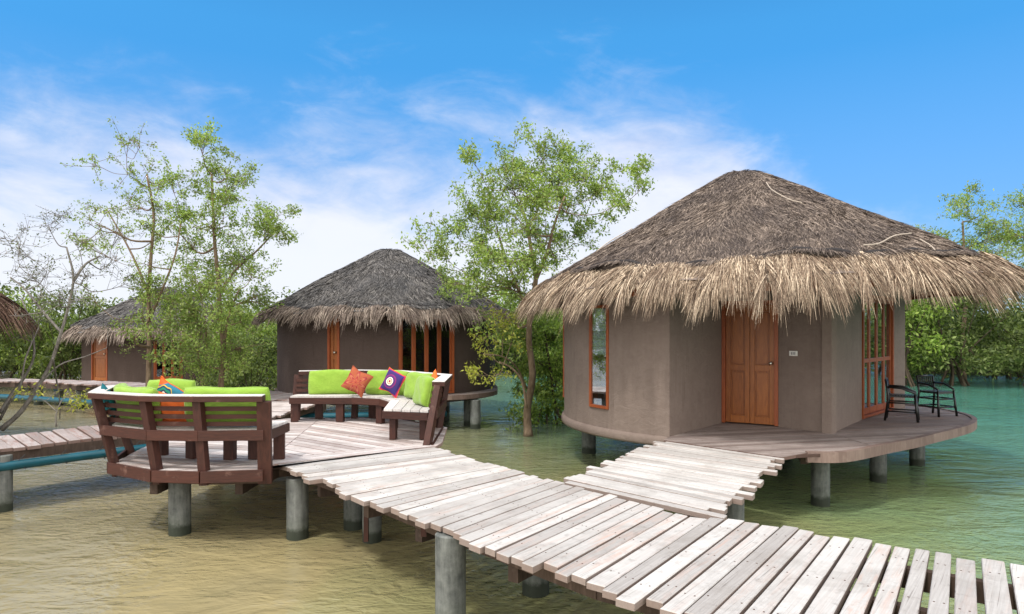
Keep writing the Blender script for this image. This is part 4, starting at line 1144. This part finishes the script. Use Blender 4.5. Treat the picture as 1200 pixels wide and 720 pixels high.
bk2 = thing('boardwalk', (-4.5, 13.6, 0), 'short plank link between the round deck and the middle hut', 'boardwalk')
mb = MB(); walkway(mb, [((-4.3, 12.2), (-5.3, 12.9)), ((-4.25, 13.4), (-5.5, 13.5)), ((-4.15, 14.85), (-5.6, 15.2))], .15, .015, jit=.05); mb.build('planks', M['boards_deck'], bk2)
mb = MB(); mb.bar((-4.4, 12.4, -.12), (-4.3, 14.9, -.12), .07, .14); mb.bar((-5.2, 12.9, -.12), (-5.4, 15, -.12), .07, .14); mb.build('joists', M['joist'], bk2)
for x, y in ((-4.5, 13.6), (-5.2, 14.4)): post(bk2, x, y, -.15, .12)
p2 = thing('water_pipe', (-13, 21, -.6), 'long teal pipe hung under the rear walkway across the left', 'pipe')
mb = MB(); mb.tube([(-24, 24.3, -.55), (-15.4, 21.3, -.55), (-11.4, 19.1, -.5), (-8, 16.4, -.42), (-5.6, 15.1, -.35), (-4.0, 14.7, -.3), (-1.6, 16.4, -.45)], .075, 12); mb.build('tube', M['pipe'], p2, smooth=True)
# a pipe marker post in the water on the left
mp = thing('marker_post', (-11.0, 16.6, WZ), 'stubby pale post with a teal cap standing in the water at left', 'post')
x, y = P(69, 475, WZ)[0], P(69, 475, WZ)[1]
mb = MB(); mb.tube([(x, y, -2), (x, y, -.40)], .13, 18); mb.build('shaft', M['concrete'], mp, angle=35)
mb = MB(); mb.tube([(x, y, -.398), (x, y, -.30)], [.15, .15], 18); mb.build('cap', M['pipe'], mp, angle=35)
mp_l = mp

# ------------------------------------------------------------------ trees
def leafset(rs, centers, dirs, size, n_per, spread):
    """rhombic leaves round points"""
    c = np.repeat(centers, n_per, axis=0); n = len(c)
    c = c + rs.normal(0, spread, (n, 3))
    a = rs.normal(0, 1, (n, 3)); a[:, 2] -= .25; a /= np.linalg.norm(a, axis=1, keepdims=True)
    b = rs.normal(0, 1, (n, 3)); b[:, 2] *= .6; b -= a * np.sum(a * b, axis=1, keepdims=True); b /= np.linalg.norm(b, axis=1, keepdims=True) + 1e-9
    L = (size * rs.uniform(.6, 1.3, n))[:, None]; w = L * .42
    m1 = c + a * L * .5
    V = np.stack([c, m1 + b * w * .5, c + a * L, m1 - b * w * .5], axis=1).reshape(-1, 3)
    Fq = (np.arange(n)[:, None] * 4 + np.array([[0, 1, 2, 3]]))
    return V, Fq
def tree(name, label, trunk, clumps, Y, leafm, barkm, leaf=.08, per=5, twigs=9, r0=.09, seed=1, density=1.0, group='mangrove trees standing in the water', depth=1.0, cat_='tree', extra=(), tw=.5, r1=.35):
    """trunk: [(px, py[, dY])] traced, clumps: [(px, py, rpx[, dens])]; every limb gets its own depth"""
    rs = np.random.RandomState(seed); rr = random.Random(seed)
    tp = [Q(p[0], p[1], Y + (p[2] if len(p) > 2 else 0)) for p in trunk]
    root = thing(name, (tp[0].x, tp[0].y, tp[0].z), label, cat_, group)
    mb = MB(); sp = cat(tp, 6); n = len(sp)
    rad = [r0 * (1 - (1 - r1) * i / (n - 1)) * (1 + .25 * math.exp(-i * .8)) for i in range(n)]
    mb.tube(sp, rad, 10)
    nodes = [(sp[i], rad[i]) for i in range(n // 5, n)]
    for ex in extra:
        q = [Q(p[0], p[1], Y + (p[2] if len(p) > 2 else 0)) for p in ex[0]]; q = cat(q, 5)
        rd_ = [ex[1] * (1 - .6 * i / len(q)) for i in range(len(q))]; mb.tube(q, rd_, 8); nodes += list(zip(q[2:], rd_[2:]))
    cen = []
    for c in clumps:
        R = c[2] / F * Y; dY = rr.uniform(-1, 1) * depth * (.45 + 1.0)
        cen.append((Q(c[0], c[1], Y) + Vector((0, dY, 0)), R, c[3] if len(c) > 3 else 1.0))
    top = sp[-1]
    cen.sort(key=lambda c: min((c[0] - q[0]).length for q in nodes))
    LC = []
    per = max(2, int(per * .8))
    for (p, R, dn) in cen:
        best = None
        for q, r in nodes:
            d = p - q; L = d.length
            if L < 1e-3: continue
            cost = L * (1.0 + .9 * max(0, -(d.z / L) + .15)) 
            if best is None or cost < best[0]: best = (cost, q, r)
        q, r = best[1], best[2]; d = p - q; L = d.length
        rb = min(r * .75, .012 + .018 * L + R * .02)
        bend = Vector((rr.uniform(-.12, .12), rr.uniform(-.12, .12), rr.uniform(-.22, -.02))) * L
        path = cat([q, q.lerp(p, .35) + bend, q.lerp(p, .7) + bend * .6 + Vector((rr.uniform(-.05, .05), 0, rr.uniform(-.05, .05))) * L, p], 4)
        m_ = len(path); rds = [rb + (max(.006, rb * .35) - rb) * i / (m_ - 1) for i in range(m_)]
        mb.tube(path, rds, 6, cap=False); nodes += list(zip(path[3:], rds[3:]))
        nt_ = max(3, int(twigs * (R / .5) ** 1.8 * 1.25))
        for k in range(nt_):
            s = path[min(m_ - 1, int(m_ * rr.uniform(.55, 1.0)))]
            v = Vector((rr.gauss(0, 1), rr.gauss(0, 1), rr.gauss(.1, .75))).normalized() * R * (.35 + 1.75 * rr.random() ** 1.2)
            e_ = p + v; md = s.lerp(e_, .5) + Vector((rr.uniform(-.1, .1), rr.uniform(-.1, .1), rr.uniform(-.02, .12))) * R
            mb.tube([s, md, e_], [rds[-1] * .8, rds[-1] * .55, .003], 4, cap=False)
            # sub twigs
            for kk in range(3):
                s2 = md.lerp(e_, rr.random()); e2 = s2 + Vector((rr.gauss(0, 1), rr.gauss(0, 1), rr.gauss(.2, .8))).normalized() * R * tw * rr.uniform(.4, 1)
                mb.tube([s2, e2], [.005, .0025], 3, cap=False)
                for u_ in (.35, .6, .8, 1.0):
                    if rr.random() < density * dn: LC.append(tuple(s2.lerp(e2, u_)))
            for u_ in (.5, .7, .85, 1.0):
                if rr.random() < density * dn: LC.append(tuple(md.lerp(e_, u_)))
    mb.build('trunk', barkm, root, smooth=True)
    if LC:
        V, Fq = leafset(rs, np.array(LC), None, leaf, per, leaf * .75)
        npmesh('crown', V, Fq, 4, leafm, root)
    return root
# centre tree
T4 = [(643, 168, 26), (612, 188, 24), (672, 178, 22), (690, 196, 20), (655, 205, 28), (578, 212, 24), (556, 200, 14), (600, 222, 30), (548, 240, 24), (575, 250, 28), (530, 262, 18), (500, 285, 14), (522, 296, 20),
      (632, 240, 30), (668, 240, 28), (706, 220, 22), (735, 208, 18), (742, 232, 14), (716, 246, 18), (690, 262, 20), (652, 276, 26), (612, 272, 28), (560, 284, 26), (580, 308, 26), (540, 316, 20), (612, 308, 26), (560, 338, 22), (650, 300, 14),
      (595, 340, 26), (520, 330, 12), (510, 352, 9), (607, 372, 22, .8), (590, 392, 20, .8)]
tree('mangrove_tree', 'tall airy mangrove in the water between the middle hut and the large hut', [(619, 512), (618, 480, .1), (624, 440, 0), (620, 400, .1), (622, 360, 0), (628, 325, -.1), (622, 290, 0), (618, 262, 0)],
     T4, 15.6, M['leaf_pale'], M['bark'], .085, 6, 15, .10, 5, 1, depth=.9, extra=[([(621, 370), (606, 335, .3), (592, 300, .5), (582, 268, .6)], .045), ([(625, 335), (640, 300, -.3), (650, 262, -.5), (662, 230, -.6)], .045), ([(617, 455), (605, 430, -.4), (588, 418, -.8), (566, 415, -.9)], .022)])
tree('mangrove_branch', 'yellowish leafy mangrove sapling leaning left over the water in front of the middle hut', [(617, 478), (612, 448, -.1), (600, 432, -.2), (585, 424, -.3)],
     [(572, 415, 12), (556, 428, 10), (590, 385, 14), (600, 402, 12), (548, 438, 9), (578, 440, 10), (566, 396, 9), (585, 365, 12), (600, 375, 14)], 14.6, M['leaf_yellow'], M['bark'], .085, 4, 8, .03, 15, .75, depth=.25, cat_='sapling', r1=.4)
# low leafy mangrove right of it, roots in the water
tree('mangrove_shrub', 'low dense mangrove with stilt roots in the water beside the large hut', [(668, 506), (652, 480, 0), (646, 440, 0), (640, 400, 0), (640, 375, 0)],
     [(640, 400, 30), (652, 430, 28), (625, 425, 24), (645, 460, 26), (622, 480, 18), (655, 480, 20), (610, 490, 12, .8), (640, 490, 16), (632, 380, 26), (655, 385, 26), (615, 395, 20), (610, 440, 14, .6), (668, 445, 26), (600, 482, 9, .7)], 17.5, M['leaf'], M['bark_dark'], .10, 6, 13, .05, 6, 1.0,
     depth=.6, cat_='shrub', extra=[([(628, 508), (634, 480, .2), (645, 450)], .03), ([(655, 512), (650, 480), (648, 455)], .03), ([(642, 506), (640, 470, .4), (642, 440)], .025)])
# left pair
tree('mangrove_tree', 'tall leafy mangrove behind the near bench, right one of the pair', [(262, 500), (259, 455, 0), (262, 410, .1), (258, 370, 0), (256, 330, 0), (252, 290, 0), (250, 250, 0), (248, 205, 0)],
     [(240, 168, 14), (258, 176, 16), (240, 195, 18), (285, 186, 12, .8), (270, 205, 18), (300, 208, 12, .7), (228, 222, 18), (255, 232, 22), (292, 238, 18), (325, 250, 16), (345, 270, 15), (352, 285, 9), (318, 276, 20), (295, 262, 18), (232, 258, 24), (262, 270, 24),
      (215, 285, 22), (245, 298, 28), (282, 300, 22), (300, 322, 18, .7), (225, 325, 28), (258, 335, 28), (285, 345, 22), (205, 350, 26), (238, 362, 30), (268, 372, 28), (292, 378, 18), (220, 392, 28), (250, 402, 30), (280, 408, 26), (205, 372, 20), (240, 428, 22, .8), (268, 432, 20, .8), (228, 415, 20)], 15.2, M['leaf_pale'], M['bark'], .072, 5, 16, .07, 7, .95, depth=.8,
     extra=[([(257, 345), (275, 318, .4), (300, 295, .6), (322, 272, .5)], .035), ([(262, 410), (268, 370, -.3), (280, 340, -.5)], .03), ([(240, 500), (236, 450, .3), (242, 410, .3), (240, 370, .2)], .035)])
tree('mangrove_tree', 'slender mangrove with a thin open crown behind the near bench, left one of the pair', [(173, 495), (174, 440, 0), (175, 400, 0), (174, 350, 0), (177, 300, 0), (180, 250, 0), (172, 205, 0)],
     [(172, 170, 14, .7), (150, 178, 12, .6), (190, 185, 14, .7), (195, 205, 10, .8), (140, 205, 16, .7), (168, 212, 16, .8), (120, 218, 14, .6), (205, 225, 18, .8), (150, 238, 18, .8), (182, 240, 16), (118, 245, 16, .6), (105, 262, 14, .6), (135, 268, 18, .8), (165, 272, 16), (195, 272, 16), (120, 292, 16, .7), (150, 302, 18, .7), (185, 312, 16), (170, 335, 18), (150, 350, 18), (195, 345, 18), (130, 345, 14, .6), (182, 372, 20), (160, 385, 18), (188, 395, 16)], 14.6, M['leaf_pale'], M['bark'], .062, 4, 16, .06, 8, .85, depth=.8,
     extra=[([(174, 345), (160, 310, .3), (145, 280, .5), (125, 245, .6)], .03), ([(175, 375), (190, 340, -.3), (205, 300, -.4), (212, 262, -.4)], .03)])
tree('mangrove_tree', 'nearly bare grey mangrove with fine twigs at the left beside the far hut', [(2, 503), (25, 482, 0), (45, 452, 0), (60, 425, .1), (70, 395, 0), (80, 360, 0), (86, 325, 0), (78, 290, 0)],
     [(60, 265, 18), (85, 255, 16), (42, 285, 16), (108, 268, 18), (70, 292, 18), (30, 300, 14), (100, 300, 18), (125, 292, 16), (50, 318, 18), (22, 328, 14), (75, 325, 16), (112, 325, 18), (135, 330, 14), (55, 345, 16), (30, 352, 14), (100, 350, 16), (120, 352, 16), (70, 370, 14), (45, 375, 14), (95, 378, 12), (15, 395, 14)], 13.6, M['leaf_grey'], M['bark_grey'], .05, 3, 20, .048, 9, .30, depth=.8, tw=1.0,
     extra=[([(0, 484), (14, 462, .3), (30, 440, .4), (40, 415, .5), (36, 380, .6), (25, 350, .7)], .035), ([(0, 492), (12, 470, -.2), (24, 452, -.2), (30, 420, -.2), (45, 385)], .028), ([(62, 420), (66, 445, .6), (70, 470, .8), (70, 492, .9)], .02), ([(45, 452), (70, 428, .4), (100, 418, .6), (125, 408, .6)], .018), ([(86, 330), (100, 310, .2), (118, 300, .3)], .03), ([(72, 390), (50, 365), (30, 340), (12, 325)], .03)])
tree('mangrove_sapling', 'small leafless sapling with a few bright yellow leaves near the left walkway', [(66, 500), (66, 485, 0), (72, 470, 0), (80, 458, 0)],
     [(88, 470, 7), (92, 475, 6), (45, 460, 5, .6), (30, 462, 4, .6), (60, 460, 5, .5), (84, 464, 5)], 12.5, M['leaf_yellow'], M['bark_grey'], .075, 2, 3, .014, 10, .6, depth=.15, cat_='sapling', r1=.4, extra=[([(66, 482), (52, 470), (38, 465)], .008)])
# right: tree crowns above and behind the large hut's roof
tree('mangrove_tree', 'leafy tree rising behind the right slope of the large hut roof', [(1130, 455), (1128, 400, 0), (1132, 350, 0), (1130, 300, 0), (1128, 260, 0)],
     [(1128, 232, 12, .9), (1146, 222, 8), (1155, 215, 6), (1110, 245, 14), (1092, 255, 12), (1135, 258, 18), (1158, 262, 18), (1120, 275, 20), (1100, 280, 14), (1150, 285, 22), (1172, 280, 16), (1085, 268, 8), (1130, 305, 24), (1165, 310, 24), (1100, 310, 20)], 31.5, M['leaf_pale'], M['bark'], .13, 5, 6, .12, 12, .6, depth=1.2, group='mangroves on the far right shore')
tree('mangrove_tree', 'tall tree cut off by the right edge above the hut roof', [(1215, 455), (1212, 400, 0), (1208, 340, 0), (1210, 290, 0), (1212, 250, 0)],
     [(1195, 245, 14), (1212, 235, 18), (1190, 268, 16), (1210, 275, 22), (1230, 260, 24), (1192, 295, 16), (1220, 305, 26), (1240, 290, 22)], 31.5, M['leaf_pale'], M['bark'], .13, 5, 7, .12, 13, .7, depth=1.2, group='mangroves on the far right shore')

# background mangroves: full bushy trees, mesh shared between copies
def bush(seed, h=4.5, w=2.6, leafm='leaf_dark', n=5200, leaf=.2):
    rs = np.random.RandomState(seed)
    mb = MB(); rr = random.Random(seed)
    cl = []
    for k in range(30):
        an = rr.uniform(0, 6.28); r = w * math.sqrt(rr.random()) * .95; z = rr.uniform(.16, .92) * h
        r *= (1 - .55 * max(0, z / h - .45)) * (.8 + .2 * rr.random())
        cl.append((r * math.cos(an), r * math.sin(an), z))
    for k in range(7):
        an = k * .9; x, y, z = cl[k * 3]
        mb.tube(cat([(math.cos(an) * .7, math.sin(an) * .7, -.3), (math.cos(an) * .25, math.sin(an) * .25, h * .18), (x * .4, y * .4, h * .4), (x, y, z)], 4), [.05] * 5 + [.035] * 4 + [.02] * 4, 6)
    cl = np.array(cl); idx = rs.randint(0, len(cl), n // 3)
    d = rs.normal(0, 1, (n // 3, 3)); d /= np.linalg.norm(d, axis=1, keepdims=True)
    c = cl[idx] + d * (np.array([.72, .72, .5]) * h / 4.5) * (rs.uniform(.3, 1, (n // 3, 1)) ** .5)
    V, Fq = leafset(rs, c, None, leaf, 3, leaf * .6)
    return mb, V, Fq
BUSH = []
for s_, lm in ((1, 'leaf_dark'), (2, 'leaf_dark'), (3, 'leaf')):
    mb, V, Fq = bush(100 + s_)
    r = thing('mangrove_bush', (0, 0, 0), 'x', 'bush'); tr_ = mb.build('trunk', M['bark_dark'], r, smooth=True, local=True); cr_ = npmesh('crown', V, Fq, 4, M[lm], r, local=True)
    BUSH.append([r, tr_, cr_, False])
def place_bush(kind, x, y, s, sz, rz, label, group):
    b = BUSH[kind]
    if not b[3]: r = b[0]; b[3] = True
    else:
        r = b[0].copy(); COL.objects.link(r)
        for c in b[1:3]: c2 = c.copy(); COL.objects.link(c2); c2.parent = r
    r.location = (x, y, WZ - .05); r.scale = (s, s, sz); r.rotation_euler = (0, 0, rz)
    tag(r, label, 'bush', group); return r
rb = random.Random(77)
GR = 'mangroves along the far shore'
# right shore
for i in range(9):
    x = 11.5 + i * 2.7 + rb.uniform(-.5, .5); place_bush(i % 3, x, 29.5 + rb.uniform(-1.2, 1.2) - i * .35, 1.0, rb.uniform(.95, 1.15), rb.uniform(0, 6), 'dense green mangrove bush on the shore beyond the terrace chairs', 'mangroves on the shore behind the terrace')
for i in range(9):
    x = 10 + i * 3.6 + rb.uniform(-.5, .5); place_bush((i + 1) % 2, x, 34.5 + rb.uniform(-1.2, 1.2), 1.3, rb.uniform(1.2, 1.4), rb.uniform(0, 6), 'darker mangrove bush in the second row on the right shore', 'second row of mangroves on the right shore')
# middle gap
for i in range(7):
    x = -2.0 + i * 2.1 + rb.uniform(-.4, .4); place_bush((i + 2) % 3, x, 37 + rb.uniform(-1, 1), 1.15, rb.uniform(.95, 1.1), rb.uniform(0, 6), 'green mangrove bush beyond the water between the two huts', 'mangroves seen between the two huts')
place_bush(2, 1.5, 24.5, .50, .72, 1.0, 'bright green mangrove bush just right of the middle hut', GR)
place_bush(2, 2.9, 24.5, .7, .82, 2.0, 'bright green mangrove bush behind the tall airy mangrove', GR)
# left of the middle hut
place_bush(0, -7.6, 19.9, .52, .52, .5, 'dark leafy bush against the left wall of the middle hut', GR)
place_bush(1, -8.8, 21.0, .55, .56, 2.5, 'dark bush left of the middle hut behind the long lime cushion', GR)
place_bush(2, -9.5, 23.5, .65, .70, 4.5, 'green bush between the far hut and the middle hut, rear one', GR)
for i in range(9):
    x = -6.5 - i * 3.0 + rb.uniform(-.5, .5); place_bush(i % 3, x, 34.5 + rb.uniform(-1, 1), 1.05, rb.uniform(.82, 1.0), rb.uniform(0, 6), 'green mangrove behind the far hut on the left shore', 'mangroves behind the far hut')
for i in range(6):
    x = -17.8 - i * 1.9 + rb.uniform(-.3, .3); place_bush((i * 2) % 3, x, 26.6 + rb.uniform(-1, 1), .72, rb.uniform(.78, .92), rb.uniform(0, 6), 'mangrove bush at the left edge beyond the rear walkway', 'mangroves left of the far hut')
for i in range(14):
    x = -34 + i * 5.2 + rb.uniform(-1, 1); place_bush((i + 1) % 2, x, 41 + rb.uniform(-1.5, 1.5), 1.5, rb.uniform(1.0, 1.2), rb.uniform(0, 6), 'dark mangrove in the hindmost row', 'hindmost row of mangroves')

# palm whose frond tips hang in at the left edge
pm = thing('palm_tree', (-7.6, 6.6, WZ), 'palm just outside the left edge, one dark frond tip hanging in', 'palm')
mb = MB(); mb.tube(cat([(-7.6, 6.6, -1.5), (-7.5, 6.7, 1.5), (-7.2, 6.9, 3.6)], 6), [.16] * 5 + [.13] * 4 + [.11] * 4, 10); mb.build('trunk', M['bark_grey'], pm, smooth=True)
mb = MB(); rr = random.Random(4)
for f in range(9):
    an = f * .7 + .15; L = 1.9 if math.cos(an) < .2 else 1.1; pts = [Vector((-7.2, 6.9, 3.6)) + Vector((math.cos(an) * L * k, math.sin(an) * L * k, .5 * k - 1.25 * k * k)) for k in np.linspace(0, 1, 12)]
    if f == 0: pts = cat([(-7.2, 6.9, 3.6), (-6.5, 7.3, 3.75), (-6.22, 7.45, 3.45), (-6.14, 7.5, 3.2)], 4)
    mb.tube(pts, [.018 * (1 - .8 * i / len(pts)) for i in range(len(pts))], 5)
    for i in range(2, len(pts)):
        for sg in (-1, 1):
            p = pts[i]; d = (pts[i] - pts[i - 1]).normalized(); sd_ = Vector((-d.y, d.x, 0)) * sg
            e_ = p + d * .18 + sd_ * .16 + Vector((0, 0, -.28)); m_ = (p + e_) / 2 + Vector((0, 0, .04)); w = d * .014
            mb.add([p - w, p + w, m_ + w, m_ - w, e_], [(0, 1, 2, 3), (3, 2, 4)])
mb.build('fronds', M['leaf_blue'], pm)
